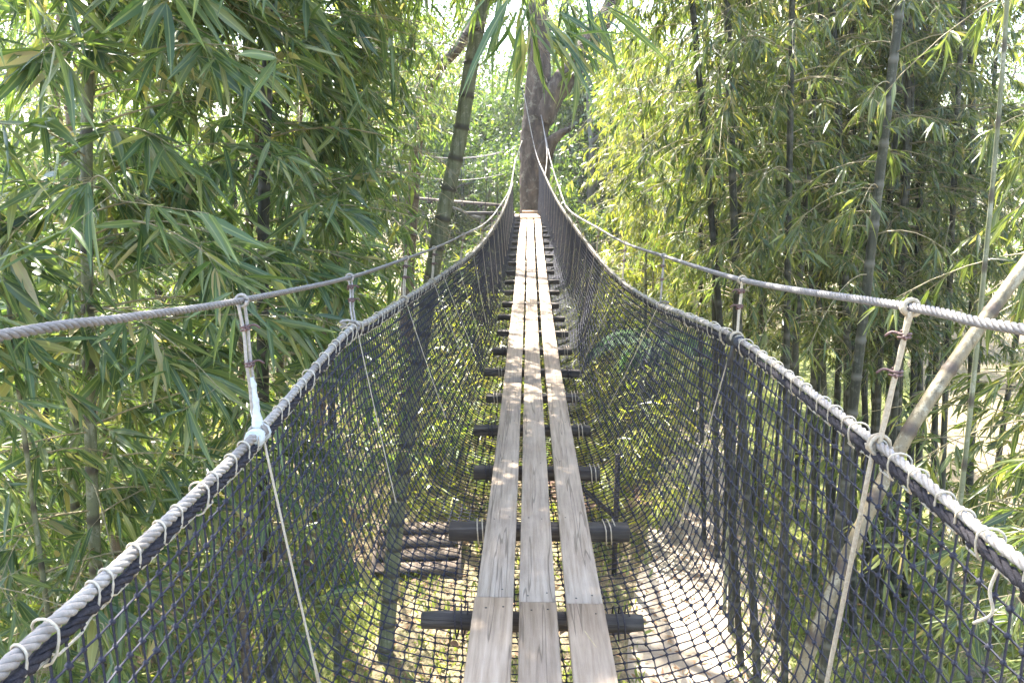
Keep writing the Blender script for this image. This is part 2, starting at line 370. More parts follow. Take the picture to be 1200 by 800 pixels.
for R, r in ((LL, .0148), (LR, .0128)):
    twisted(MB(), R, r, 4, .105).build('handrail_rope', M['rope'], bridge, True)
    P = resample(R[R[:, 1] < 20.2], .025); sgn = np.sign(R[60, 0])
    P = P + np.array([-sgn * .006, 0, -(r + .014)]); P = P + .004 * np.stack([wob(P, 30), 0 * P[:, 0], wob(P + 5, 26)], -1)
    T, A, B = frames(P); em = MB(); ss = np.arange(len(P)) * .025
    for q in range(3):
        aa = ss / .11 * 6.283 + q * 2.094 + .5 * wob(P, 9); em.tube(P + .0075 * (A * np.cos(aa)[:, None] + B * np.sin(aa)[:, None]), .0068 + .0028 * wob(P + 9 * q, 45), 5)
    em.build('net_edge_rope', M['net_edge'], bridge, True)
    # lashing: loops over both ropes, joined by straight runs underneath
    Q = resample(R[(R[:, 1] < 19.6)], .01); S = np.r_[0, np.cumsum(np.linalg.norm(np.diff(Q, axis=0), axis=1))]
    T, A, B = frames(Q); pitch = .098; nw = int(S[-1] / pitch); pts = []
    lr = random.Random(3 + int(sgn))
    for k in range(nw):
        j = lr.uniform(-.028, .028); slack = lr.uniform(0, .004) + (.008 if lr.random() < .12 else 0)
        for u in np.linspace(0, 1, 15)[:-1]:
            pts.append(((k + .30 * u) * pitch + j, -math.pi / 2 + u * 2 * math.pi, slack))
        for u in (0.1, .5, .9): pts.append(((k + .3 + .7 * u) * pitch + j * (1 - u), -math.pi / 2, slack + .003))
    pts = np.array(pts); c = np.stack([np.interp(pts[:, 0], S, Q[:, k]) for k in range(3)], 1)
    ai = np.stack([np.interp(pts[:, 0], S, A[:, k]) for k in range(3)], 1)
    upv = np.array([0, 0, 1.])
    ca, sa = np.cos(pts[:, 1]), np.sin(pts[:, 1])
    V = c + ai * ((r + .0022 + pts[:, 2]) * ca)[:, None] + upv * (np.where(sa > 0, (r + .0022 + .5 * pts[:, 2]) * sa, (r + .034 + pts[:, 2]) * sa))[:, None]
    MB().tube(V, .0027, 5).build('lashing_cord', M['cord'], bridge, True)

# planks
joints = [-2.6, -.55, 2.66, 6.05, 9.55, 13.05, 16.5, 19.25]
cols = [(-.25, -.099), (-.075, .073), (.106, .25)]
pr = random.Random(11)
nail_me = MB()
for (a, b) in cols: pass
def plank(x0, x1, y0, y1, name='plank', mat='plank', lift=0.):
    x0 += pr.uniform(-.004, .004); x1 += pr.uniform(-.004, .004)
    e = empty_anchor = None
    n = 9; ys = np.linspace(y0, y1, n); hw = (x1 - x0) / 2; th = .016; b = .004
    cx = (x0 + x1) / 2 + pr.uniform(-.004, .004)
    mb = MB(); zc = deck(ys) - th + lift + pr.uniform(-.003, .003)
    sec = [(-hw + b, -th), (hw - b, -th), (hw, -th + b), (hw, th - b), (hw - b, th), (-hw + b, th), (-hw, th - b), (-hw, -th + b)]
    V = np.array([[cx + p + .002 * wob(np.array([[p * 9, y * 3, 1.]]))[0], y - (y0 + y1) / 2, z + q - float(deck((y0 + y1) / 2))] for y, z in zip(ys, zc) for p, q in sec])
    q = np.array([[i * 8 + k, i * 8 + (k + 1) % 8, (i + 1) * 8 + (k + 1) % 8, (i + 1) * 8 + k] for i in range(n - 1) for k in range(8)])[:, ::-1]
    o = mb.add(V, [q, np.array([list(range(8))]), np.array([list(range(n * 8 - 1, n * 8 - 9, -1))])]).build(name, M[mat], bridge)
    o.location = (0, (y0 + y1) / 2, float(deck((y0 + y1) / 2)))
    if y0 < 10:                                      # rusty nail heads where the plank crosses a beam
        nb = MB()
        beams = [y for y in np.arange(2.64 - .8 * 5, 20, .8) if y0 + .05 < y < y1 - .05] + [y0 + .05, y1 - .06]
        for y in beams:
            for s in (-.5, .5):
                if pr.random() < .15: continue
                px = cx + s * hw * pr.uniform(.7, 1.1); py = y + pr.uniform(-.02, .02)
                a = np.arange(7) * 2 * math.pi / 7; rad = pr.uniform(.0032, .005)
                ring = np.stack([px + rad * np.cos(a), py + rad * np.sin(a), np.full(7, float(np.interp(py, ys, zc)) + th + .0006)], 1)
                ring2 = ring * 1; ring2[:, 2] -= .004
                nb.add(np.vstack([ring, ring2]) - np.array(o.location), [np.array([list(range(7))]), np.array([[i, i + 7, (i + 1) % 7 + 7, (i + 1) % 7] for i in range(7)])])
        nb.build('nail_row', M['nail'], o, False, 'stuff')
for i in range(len(joints) - 1):
    for k, (a, b) in enumerate(cols):
        sh = (.0, .02, .035)[k] if i == 2 else pr.uniform(-.02, .02)
        y0 = joints[i] + (0 if i != 2 else (.03, .0, -.015)[k]); y1 = joints[i + 1] + (0 if i != 1 else (.03, .0, -.015)[k]) - .006
        plank(a, b, y0, y1, lift=.004 if i == 1 else 0)
for a, b in cols: plank(a - .01, b + .005, 19.32, 20.35, lift=.03, mat='lit_wood')
stp = MB().box((0, 0, .05), (.24, .10, .05)).build('end_step', M['lit_wood'], bridge); stp.location = (.02, 20.5, float(deck(20.5)))

# cross beams
BY = [2.64 + .8 * k for k in range(-5, 23)]
for k, y in enumerate(BY):
    hl = pr.uniform(.38, .43); cx = pr.uniform(-.02, .02); th = pr.uniform(.028, .036)
    hl += pr.uniform(-.03, .03)
    if abs(y - 2.64) < .1:                           # a round pole
        P = np.stack([np.linspace(-.44, .43, 14), np.zeros(14), .004 * np.sin(np.arange(14))], 1)
        rad = .036 + .004 * wob(P, 14); rad[0] *= .9; rad[-1] *= .95
        o = MB().tube(P, rad, 12).build('crossbeam', M['beam'], bridge, True)
        o.location = (-.02, y, float(deck(y)) - .032 - .044)
    else:
        o = MB().box((0, 0, 0), (hl, pr.uniform(.034, .048), th)).build('crossbeam', M['beam'], bridge)
        md = o.modifiers.new('bevel', 'BEVEL'); md.width = .006; md.segments = 1
        o.location = (cx, y, float(deck(y)) - .032 - th - .002); o.rotation_euler = (pr.uniform(-.09, .09), pr.uniform(-.025, .025), pr.uniform(-.05, .05))
    if 1.5 < y < 9:
        for sx in (-1, 1):
            lm = MB(); a = np.linspace(0, 2 * math.pi * 2.3, 30); w = .058
            sq = np.clip(np.stack([np.cos(a), np.sin(a)], 1) * 1.35, -1, 1)
            lm.tube(np.stack([sx * .315 + .004 * a, sq[:, 0] * w, sq[:, 1] * .046], 1), .0034, 5)
            lm.build('lashing', M['tan_rope'] if pr.random() < .5 else M['net_edge'], o, True)

# the net: knotted square mesh from handrail to handrail, under the beams
NY = np.arange(-1.9, 20.0, .048); ny = len(NY); nr = 62
def cross_section(Y):
    a = rope_at(LL, Y); b = rope_at(LR, Y); d = float(deck(Y))
    wa = a[0] * np.interp(Y, [0, 2.2, 3.4, 4.4, 6.5, 9, 20], [1., .96, .83, .72, .62, .88, .95]); wb = b[0] * np.interp(Y, [0, 1.9, 3.2, 4.2, 6.5, 9, 20], [1., .96, .78, .69, .62, .88, .95])
    c = [(a[0], a[2] - .045), (a[0] * .55 + wa * .45 - .015, a[2] * .5 + d * .5), (wa, d + .06), (wa * .84, d - .10), (wa * .5, d - .19), (0, d - .22),
         (wb * .5, d - .19), (wb * .84, d - .10), (wb, d + .06), (b[0] * .55 + wb * .45 + .015, b[2] * .5 + d * .5), (b[0], b[2] - .045)]
    P = spline([(x, Y, z) for x, z in c], 10)
    s = np.r_[0, np.cumsum(np.linalg.norm(np.diff(P, axis=0), axis=1))]; u = np.linspace(0, s[-1], nr)
    return np.stack([np.interp(u, s, P[:, k]) for k in range(3)], 1)
G = np.stack([cross_section(y) for y in NY])
edge = np.minimum(np.arange(nr), nr - 1 - np.arange(nr)) / 6.0; edge = np.clip(edge, 0, 1)[None, :, None]
sag = np.stack([.020 * wob(G.reshape(-1, 3), 1.3), .018 * wob(G.reshape(-1, 3) + 4, .9), .010 * wob(G.reshape(-1, 3) + 8, 1.7)], -1).reshape(G.shape)
G = G + sag * edge + rs.randn(*G.shape) * .0025 * edge
# the columns slant a little, as hung nets do
G[:, :, 1] += (np.sin(np.linspace(0, math.pi, nr)) * .03)[None]
def strands(mb, p0, p1, r):
    d = nrm(p1 - p0); ref = np.where(np.abs(d[:, 2:3]) > .8, np.array([[1., 0, 0]]), np.array([[0, 0, 1.]]))
    a = nrm(np.cross(d, ref)); b = np.cross(d, a); V = []
    for k in range(3):
        w = a * math.cos(k * 2.0944) + b * math.sin(k * 2.0944); V += [p0 + w * r, p1 + w * r]
    V = np.stack(V, 1); base = (np.arange(len(p0)) * 6)[:, None]
    q = np.concatenate([base + np.array([[0, 1, 3, 2]]), base + np.array([[2, 3, 5, 4]]), base + np.array([[4, 5, 1, 0]])])
    mb.add(V.reshape(-1, 3), q)
mb = MB()
rN = np.interp(NY, [2, 8, 14], [.0031, .0037, .0046])[:, None] * np.ones((1, nr))
strands(mb, G[:-1].reshape(-1, 3), G[1:].reshape(-1, 3), rN[1:].reshape(-1, 1) * .95)
strands(mb, G[:, :-1].reshape(-1, 3), G[:, 1:].reshape(-1, 3), rN[:, 1:].reshape(-1, 1))
K = G[NY < 10].reshape(-1, 3)
oc = np.array([[1, 0, 0], [-1, 0, 0], [0, 1, 0], [0, -1, 0], [0, 0, 1.25], [0, 0, -1.25]]) * .0082
of = np.array([[0, 2, 4], [2, 1, 4], [1, 3, 4], [3, 0, 4], [2, 0, 5], [1, 2, 5], [3, 1, 5], [0, 3, 5]])
kr = rs.uniform(.8, 1.25, (len(K), 1, 1))
mb.add((K[:, None] + oc[None] * kr).reshape(-1, 3), ((np.arange(len(K)) * 6)[:, None, None] + of[None]).reshape(-1, 3))
mb.build('safety_net', M['net'], bridge)
# dark tufts of knotted net on the edge rope
for k in range(26):
    R = (LL, LR)[k % 2]; y = .9 + k * .38 + pr.uniform(-.15, .15); p = rope_at(R, y) + np.array([0, 0, -.035])
    P = p + np.array([[0, 0, .03], [.006, .01, .01], [-.004, .0, -.012], [.004, .008, -.035]]); P = spline(P, 4)
    MB().tube(P, .013 * np.linspace(.8, .35, len(P)) * (1 + .4 * wob(P, 160)), 6).build('net_knot', M['net_edge'], bridge, True)

# suspenders between cable and handrail, carried on down to the beams
def loop_around(c, T, r, tube, n=12, turns=1.0):
    T = nrm(T); A = nrm(np.cross(T, [0, 0, 1.])); B = np.cross(T, A); a = np.linspace(0, 2 * math.pi * turns, int(n * turns) + 1)
    return c + r * (A * np.cos(a)[:, None] + B * np.sin(a)[:, None]) + T * (np.linspace(-.5, .5, len(a)) * tube * 2.2 * turns)[:, None]
def suspender(U, L, yu, yl, style):
    pu = rope_at(U, yu); pl = rope_at(L, yl); sg = np.sign(pu[0]); mb = MB()
    Tu = rope_at(U, yu + .05) - rope_at(U, yu - .05); Tl = rope_at(L, yl + .05) - rope_at(L, yl - .05)
    r = .0065 if style in ('twist',) else .005
    mat = M['tan_rope'] if style == 'twist' else M['rope'] if style in ('tape', 'knot') else M['tan_rope']
    seg = pl - pu
    mb.tube(loop_around(pu, Tu, .0125 + r, r, 12, 1.5), r, 6)
    off = np.array([0, .011, 0])
    k = 9; tt = np.linspace(.02, 1, k)[:, None]
    for s in (-1, 1):
        spread = np.interp(tt, [0, .12, .25, .5, .75, 1], [1.3, 1.0, .55, .6, .9, .6])
        P = pu + seg * tt + s * off * spread + np.array([.004 * s, 0, 0]) + .003 * wob(pu + seg * tt, 14)[:, None]
        if style == 'twist' and s == 1: pass
        mb.tube(spline(P, 3), r, 6)
    mb.tube(loop_around(pl, Tl, .026, .005, 12, 2.5), .0052, 6)
    o = mb.build('suspender', mat, bridge, True)
    if yu < 12:
        for f in ((.20, .47) if yu < 8 else (.3,)):
            c = pu + seg * f; t2 = MB()
            t2.tube(loop_around(c, seg, .0135, .004, 10, 2.2), .0036, 5)
            t2.tube(spline([c + (.0, .012, 0), c + (-sg * .02, .024, .004), c + (-sg * .034, .03, -.008)], 3), .0036, 5)
            t2.tube(spline([c + (.0, -.012, 0), c + (-sg * .012, -.026, -.004), c + (-sg * .02, -.036, .006)], 3), .0036, 5)
            t2.build('tie', M['tie'], o, True)
    if style == 'tape':
        P = spline([pu + seg * .58, pu + seg * .72 + (.002, 0, 0), pu + seg * .88, pl + (0, 0, .02)], 8)
        P = resample(P, .006); P = P + .003 * np.stack([wob(P, 40), wob(P + 3, 36), 0 * P[:, 0]], -1); MB().tube(P, .0095 + .008 * np.linspace(0, 1, len(P)) ** 1.5 + .0028 * wob(P, 90) + .0015 * wob(P + 7, 230), 9).build('tape_wrap', M['tape'], o, True)
        MB().tube(spline([pl + (0, -.045, .0), pl + (0, -.01, .0), pl + (0, .03, 0)], 6) + np.array([0, 0, -.008]), .027 + .004 * rs.rand(13), 10).build('tape_wrap', M['tape'], o, True)
    if style == 'black':
        P = rope_at(L, np.linspace(yl - .06, yl + .06, 12)) + np.array([0, 0, -.012]); MB().tube(P, .031 + .006 * wob(P, 60), 9).build('tape_wrap', M['black_tape'], o, True)
        P = spline([pl, pl + (-sg * .02, -.01, -.06), pl + (-sg * .026, .0, -.13)], 6); MB().tube(P, .012 + .004 * wob(P, 80), 6).build('tape_tail', M['black_tape'], o, True)
    if style == 'knot':
        MB().tube(spline([pl + (0, 0, .02), pl + (sg * .02, -.03, .035), pl + (sg * .05, -.05, .03), pl + (sg * .03, -.02, .012), pl + (sg * .06, -.03, 0)], 5), .0065, 6).build('rope_tail', M['rope'], o, True)
    return o
YL = [(.65, .6), (2.19, 2.16), (3.55, 3.42), (5.0, 4.75), (6.2, 6.0)] + [(7.6 + 1.5 * k, 7.5 + 1.5 * k) for k in range(8)]
YR = [(.35, .35), (1.85, 1.83), (3.32, 3.17), (5.27, 5.2), (7.0, 6.75)] + [(8.4 + 1.5 * k, 8.3 + 1.5 * k) for k in range(7)]
for k, (a, b) in enumerate(YL): suspender(UL, LL, a, b, {1: 'tape', 2: 'knot'}.get(k, 'plain'))
for k, (a, b) in enumerate(YR): suspender(UR, LR, a, b, {1: 'twist', 2: 'black', 3: 'knot'}.get(k, 'plain'))
# cords from the handrail down the net to the beams
for side, R in ((-1, LL), (1, LR)):
    near_ = [q[1] for q in (YL if side < 0 else YR) if q[1] < 6.3]
    for k, y in enumerate(near_ + [q + .1 * side for q in BY if 6.6 < q < 19.2]):
        j = int(np.argmin(abs(NY - y))); row = 24; rows = np.arange(0, row + 1, 4) if side < 0 else nr - 1 - np.arange(0, row + 1, 4)
        P = G[j, rows] + np.array([-side * .008, 0, 0]); P[0] = rope_at(R, y) + np.array([-side * .012, 0, 0]); P[4:, 2] += .012; P[4:, 0] -= side * .006
        thick = .0062 if (side > 0 and k == 1) else .0038 if k == 1 else .0024
        P = np.vstack([P[0] + (P[4] - P[0]) * t_ + [0, 0, -.01 * math.sin(3.1 * t_)] for t_ in np.linspace(0, 1, 9)]); P = np.vstack([P, P[-1] + [[.0, .008, -.012], [.004, -.006, -.002]]]); MB().tube(P, thick * np.r_[np.ones(len(P) - 3), 1.6, 1.9, 1.2], 6).build('net_cord', M['tan_rope'] if side > 0 else M['cord'], bridge, True)
# loose cord end on the right handrail
p = rope_at(LR, 1.3)
MB().tube(spline([p + (-.01, 0, -.03), p + (-.018, .005, -.085), p + (-.01, .0, -.13), p + (-.03, .02, -.165)], 6), .0032, 6).build('cord_end', M['cord'], bridge, True)
# guy ropes at the far end, tied round the tree
MB().tube(spline([atY(639, 206, 18.8), atY(641, 180, 19.8), atY(637, 150, 20.9)], 8), .012, 5).build('stay_rope', M['rope'], bridge, True)
MB().tube(spline([atY(600, 214, 19.6), atY(604, 190, 20.6), atY(612, 165, 21.0)], 8), .012, 5).build('stay_rope', M['rope'], bridge, True)

# a straw stalk and dry leaves lying on it
st = MB().tube(spline([(0, .0, 0), (.03, -.09, .003), (.055, -.14, .002), (.085, -.185, .004)], 6), .0028, 5).build('dry_stalk', M['twig_dry'], None, True)
st.location = (.165, 2.45, float(deck(2.4)) + .003); tag(st, 'short dry straw stalk lying on the bridge planks', 'twig')

# ------------------------------------------------------------------ leaves
LT = np.array([0, .14, .38, .68, 1.0]); LW = np.array([.0, .72, 1.0, .68, 0])
def leaf_geo(o, d, n, L, W, droop, detail):
    """vectorised lance-shaped leaves, returns verts and faces"""
    d = nrm(d); n = nrm(n - (n * d).sum(-1, keepdims=True) * d); s = np.cross(d, n); N = len(o)
    L = L[:, None]; W = W[:, None]; droop = droop[:, None]
    g = np.array([[0, 0, -1.]])
    if detail:
        V = []
        for t_, w_ in zip(LT, LW):
            c = o + d * (L * t_) + g * (droop * L * t_ ** 2) - d * (droop * L * .25 * t_ ** 2)
            if w_ == 0: V.append(c)
            else: V += [c - s * (W * w_) + n * (W * w_ * .35), c, c + s * (W * w_) + n * (W * w_ * .35)]
        V = np.stack(V, 1); b = (np.arange(N) * 11)[:, None]
        tri = np.concatenate([b + np.array([x]) for x in ([0, 1, 2], [0, 2, 3], [7, 10, 8], [8, 10, 9])])
        qd = np.concatenate([b + np.array([x]) for x in ([1, 4, 5, 2], [2, 5, 6, 3], [4, 7, 8, 5], [5, 8, 9, 6])])
        return V.reshape(-1, 3), [tri, qd]   # midrib verts: see MID
    m = o + d * (L * .42) + g * (droop * L * .17)
    V = np.stack([o, m - s * W, o + d * L + g * (droop * L), m + s * W], 1); b = (np.arange(N) * 4)[:, None]
    return V.reshape(-1, 3), [b + np.array([[0, 3, 2, 1]])]
MID = np.array([1, 0, 1, 0, 0, 1, 0, 0, 1, 0, 1], np.float32)
def basis(d, n):
    d = nrm(d); n = nrm(n - (n * d).sum(-1, keepdims=True) * d); return d, n, np.cross(d, n)
LEAF_ME = {}
def leaf_meshes(mat):
    if mat not in LEAF_ME:
        out = []
        for dr in (.0, .15, .32, .5):
            V, fs = leaf_geo(np.zeros((1, 3)), np.array([[1., 0, 0]]), np.array([[0, 0, 1.]]), np.ones(1), np.array([.058]), np.array([dr]), 1)
            out.append(MB().add(V, fs, MID).mesh('leaf', M[mat], True))
        LEAF_ME[mat] = out
    return LEAF_ME[mat]

class Leaves:
    def __init__(s): s.o = []; s.d = []; s.n = []; s.L = []; s.W = []; s.dr = []
    def add(s, o, d, n, L, W, dr):
        for a, b in zip((s.o, s.d, s.n, s.L, s.W, s.dr), (o, d, n, L, W, dr)): a.append(b)
    def cat(s):
        s.o, s.d, s.n = [np.concatenate(a) for a in (s.o, s.d, s.n)]; s.L, s.W, s.dr = [np.concatenate(a) for a in (s.L, s.W, s.dr)]; return s
    def keep(s, m):
        s.o, s.d, s.n, s.L, s.W, s.dr = s.o[m], s.d[m], s.n[m], s.L[m], s.W[m], s.dr[m]; return s
    def mesh(s, detail): V, f = leaf_geo(s.o, s.d, s.n, s.L, s.W, s.dr, detail); return MB().add(V, f, np.tile(MID, len(s.o)) if detail else None)

def sprays(R, lv, tw, base, bdir, blen, ntw, nlf, leafL, leafW, hang=.8, up0=.35, twig=True, fan=1.0):
    """arched branches from base points: alternating twigs, each ending in a fan of hanging leaves"""
    B = len(base); bdir = nrm(bdir); g = np.array([0, 0, -1.])
    blen = np.broadcast_to(blen, (B,)); ns = 7; t = np.linspace(0, 1, ns)
    upk = R.uniform(up0 * .4, up0 * 1.4, B); sagk = R.uniform(.35, .95, B) * hang
    def bp(tt): # B x m x 3
        h = bdir[:, None] * (blen[:, None] * tt)[..., None]
        z = (upk * blen)[:, None] * tt - (sagk * blen)[:, None] * tt ** 2
        h = h.copy(); h[..., 2] += z; return base[:, None] + h
    if twig:
        P = bp(np.broadcast_to(t, (B, ns)))
        for k in range(B): tw.tube(P[k], np.linspace(.0055, .0016, ns) * (1 + .5 * min(blen[k], 2.5) / 2.5), 4, False)
    tt = R.uniform(.22, 1.0, (B, ntw)); tt[:, 0] = 1.0
    Q = bp(tt); e = 1e-2; T = nrm(bp(np.clip(tt, 0, 1)) - bp(tt - e))
    side = np.cross(T, [0, 0, 1.]); side = nrm(side); sg = R.choice([-1, 1], (B, ntw, 1))
    td = nrm(T * R.uniform(.2, 1.0, (B, ntw, 1)) + side * sg * R.uniform(.2, 1.0, (B, ntw, 1)) + g * R.uniform(.0, .7, (B, ntw, 1)) * hang + R.randn(B, ntw, 3) * .18)
    tl = R.uniform(.05, .28, (B, ntw, 1)) * np.clip(blen[:, None, None], .5, 1.4)
    E = Q + td * tl
    Qf, Ef, tdf = Q.reshape(-1, 3), E.reshape(-1, 3), td.reshape(-1, 3)
    if twig: strands(tw, Qf, Ef, .0016)
    NTW = len(Qf)
    u = R.uniform(.35, 1.05, (NTW, nlf, 1)); O = Qf[:, None] + (Ef - Qf)[:, None] * u
    sd = nrm(np.cross(tdf, [0, 0, 1.]) + 1e-4)[:, None]
    a = R.uniform(-1, 1, (NTW, nlf, 1)) * fan
    D = nrm(tdf[:, None] * R.uniform(.5, 1.1, (NTW, nlf, 1)) + sd * a + g * R.uniform(.1, 1.1, (NTW, nlf, 1)) * hang + R.randn(NTW, nlf, 3) * .30)
    Nn = np.array([0, 0, 1.]) + R.randn(NTW, nlf, 3) * .75 + D * .01
    vert = np.abs(D[..., 2:3]) > .9; Nn = np.where(vert, Nn + sd * 1.0, Nn)
    n = NTW * nlf; L = leafL * (.38 + .95 * R.rand(n) ** .8); W = L * leafW * R.uniform(.65, 1.35, n)
    lv.add(O.reshape(-1, 3), D.reshape(-1, 3), Nn.reshape(-1, 3), L, W, R.uniform(0, .5, n) * hang)

def culm_path(base, top, bend, n=26):
    base = np.asarray(base, float); top = np.asarray(top, float); t = np.linspace(0, 1, n)[:, None]
    return base + (top - base) * t + np.asarray(bend) * (t * (1 - t)) * 4
def culm_mesh(P, r0, r1, node=.34, k=10):
    P = resample(P, .05); s = np.r_[0, np.cumsum(np.linalg.norm(np.diff(P, axis=0), axis=1))]; H = s[-1]
    knots = np.arange(.15, H, node); S = []; Rr = []; col = []
    base_r = lambda x: r0 + (r1 - r0) * (x / H) ** 1.1
    for x in knots:
        for dx, m, c in ((-.035, .98, 0.), (-.016, 1.0, .8), (0, 1.13, 1.), (.012, 1.0, 1.), (.028, .98, .75), (.05, .975, 0.)):
            S.append(x + dx); Rr.append(base_r(x) * m); col.append(c)
    S = np.clip(np.r_[0, S, H], 0, H); Rr = np.r_[r0, Rr, r1]; col = np.r_[0, col, 0]
    Q = np.stack([np.interp(S, s, P[:, i]) for i in range(3)], 1)
    keep = np.r_[True, np.diff(S) > 1e-4]
    return MB().tube(Q[keep], Rr[keep], k, True, col[keep])
CORR = lambda P, zm=True: (np.abs(P[:, 0]) < 1.16) & (P[:, 1] > -1) & (P[:, 1] < 21) & (P[:, 2] < (8.4 if zm is True else zm))

def near_bamboo(name, label, cat, path, r, mat, spec, seed, leafL=.22, leafW=.058, lmat='leaf_broad', group=None, n_obj=140, detail=1, azim=None, min_px=34, extra=None, clear=True, r1=None):
    """one bamboo of its own: culm, twigs, foliage, and its largest leaves as single parts.  spec: (z0, z1, branches, length, twigs, leaves, hang)"""
    R = np.random.RandomState(seed); P = spline([np.asarray(q, float) for q in path], 10); root = empty(name, P[0], label, cat, group); off = local(root)
    mb = culm_mesh(P, r, r * .45 if r1 is None else r1)
    mb.v = [v + off.astype(np.float32) for v in mb.v]; mb.build('culm', M[mat], root, True)
    lv = Leaves(); tw = MB(); Pf = resample(P, .02)
    for z0, z1, nb, bl, nt, nl, hang in spec:
        z = R.uniform(z0, z1, nb); idx = np.clip(np.searchsorted(Pf[:, 2], z), 0, len(Pf) - 1); b = Pf[idx]
        az = R.uniform(0, 2 * math.pi, nb) if azim is None else azim[0] + R.uniform(-1, 1, nb) * azim[1]
        bd = np.stack([np.cos(az), np.sin(az), np.zeros(nb)], 1)
        sprays(R, lv, tw, b, bd, bl * R.uniform(.5, 1.25, nb), nt, nl, leafL, leafW, hang)
    if extra: extra(R, lv, tw)
    lv.cat()
    if clear: lv.keep(~(CORR(lv.o, clear) | CORR(lv.o + lv.d * lv.L[:, None], clear)))
    lv.keep(np.linalg.norm(lv.o - EYE, axis=1) > 1.9)
    # the leaves that show largest become single parts
    ax, ay, az_ = project(lv.o); bx, by, _ = project(lv.o + lv.d * lv.L[:, None]); ln = np.hypot(ax - bx, ay - by)
    vis = (ax > 0) & (ax < 1200) & (ay > 0) & (ay < 800) & (az_ < 1e8)
    ln = np.where(vis, ln * (1 + .0 * az_), 0); order = np.argsort(-ln)[:n_obj]; order = order[ln[order] > min_px]
    single = np.zeros(len(ln), bool); single[order] = True
    d, n, s = basis(lv.d, lv.n); mes = leaf_meshes(lmat)
    for i in order:
        o = bpy.data.objects.new('leaf', mes[min(3, int(lv.dr[i] / .13))]); C.objects.link(o); o.parent = root
        L = lv.L[i]; w = L * (lv.W[i] / L / .058)
        m = Matrix((( d[i][0] * L, -s[i][0] * w, n[i][0] * L, lv.o[i][0] + off[0]), (d[i][1] * L, -s[i][1] * w, n[i][1] * L, lv.o[i][1] + off[1]), (d[i][2] * L, -s[i][2] * w, n[i][2] * L, lv.o[i][2] + off[2]), (0, 0, 0, 1)))
        o.matrix_local = m
    lv.keep(~single)
    if tw.v:
        tw.v = [v + off.astype(np.float32) for v in tw.v]; tw.build('twigs', M['twig'], root, False, 'stuff')
    lv.o = lv.o + off; f = lv.mesh(detail).build('foliage', M[lmat], root, True, 'stuff')
    return root
# ------------------------------------------------------------------ bamboos close to the bridge
def lean(x, y, dx, dy, H=11.5):
    return [(x, y, -.05), (x + dx * .1, y + dy * .1, H * .35), (x + dx * .4, y + dy * .4, H * .7), (x + dx, y + dy, H)]
B1 = [(2.6, 4.4, 14, 1.2, 8, 5, .6), (4.4, 8.6, 58, 1.3, 9, 6, .55), (8.6, 11.3, 62, 1.8, 9, 6, .6)]  # last tier: unseen leaves, thickened to shade the planks
B2 = [(2.6, 4.5, 10, 1.1, 8, 5, .6), (4.5, 8.8, 40, 1.3, 9, 6, .6), (8.8, 11.3, 40, 1.7, 9, 5, .6)]  # last tier likewise added out of view for shade
left = [  # tops lean over the bridge, out of view, to shade the deck
 (lean(-2.42, 6.0, 1.3, .3), .062, 'culm_dark', B1, 'dark green bamboo whose straight black culm rises just outside the netting', 0.29),
 (lean(-2.95, 4.3, 1.6, .5), .045, 'culm_green', B1, 'green bamboo with broad hanging leaves beside the taped rope hanger', .31),
 (lean(-3.05, 6.9, 2.2, .6), .05, 'culm_brown', B1, 'brown stemmed bamboo half hidden in broad leaves outside the netting', .28),
 (lean(-3.7, 5.2, 2.4, .8), .04, 'culm_green', B1, 'leafy green bamboo behind the steel cable, with pale straw twigs', .28),
 (lean(-4.3, 7.0, .3, .1), .05, 'culm_brown', B2, 'tall brown bamboo deep in the leafy thicket opposite the lawn', .23),
 (lean(-2.35, 8.0, 1.2, .9), .05, 'culm_dark', B2, 'dark bamboo with drooping leaves next to the thick leaning culm', .24),
 (lean(-3.4, 9.2, 2.2, .8), .055, 'culm_brown', B2, 'brown bamboo standing behind the black straight culm', .22),
 (lean(-3.2, 3.1, -.2, .4, 8.5), .03, 'culm_green', [(1.0, 5.2, 46, .95, 8, 5, .7), (5.2, 8, 22, 1.0, 8, 5, .9)], 'young bushy bamboo with pale arching leaves below the steel cable', .22),
 (lean(-3.9, 4.5, -.1, .2, 8), .03, 'culm_green', [(.8, 5.0, 56, 1.1, 8, 5, .7)], 'low bushy bamboo rooted behind the pale arching young one', .22),
 (lean(-4.6, 5.9, -.1, .2, 8), .03, 'culm_green', [(.8, 5.0, 56, 1.2, 8, 5, .7)], 'bushy bamboo hiding the foot of the thicket', .22),
 (lean(-2.75, 3.7, -.1, .3, 6.5), .022, 'culm_green', [(1.0, 4.6, 40, .8, 8, 5, .7)], 'slight young bamboo crowding the netting beside the pale arching one', .2),
]
for k, (path, r, cm, sp, lab, LL_) in enumerate(left):
    near_bamboo('bamboo', lab, 'bamboo', path, r, cm, sp, 100 + k, LL_, .062, 'leaf_broad', None, 190, azim=(0.0, 2.1))
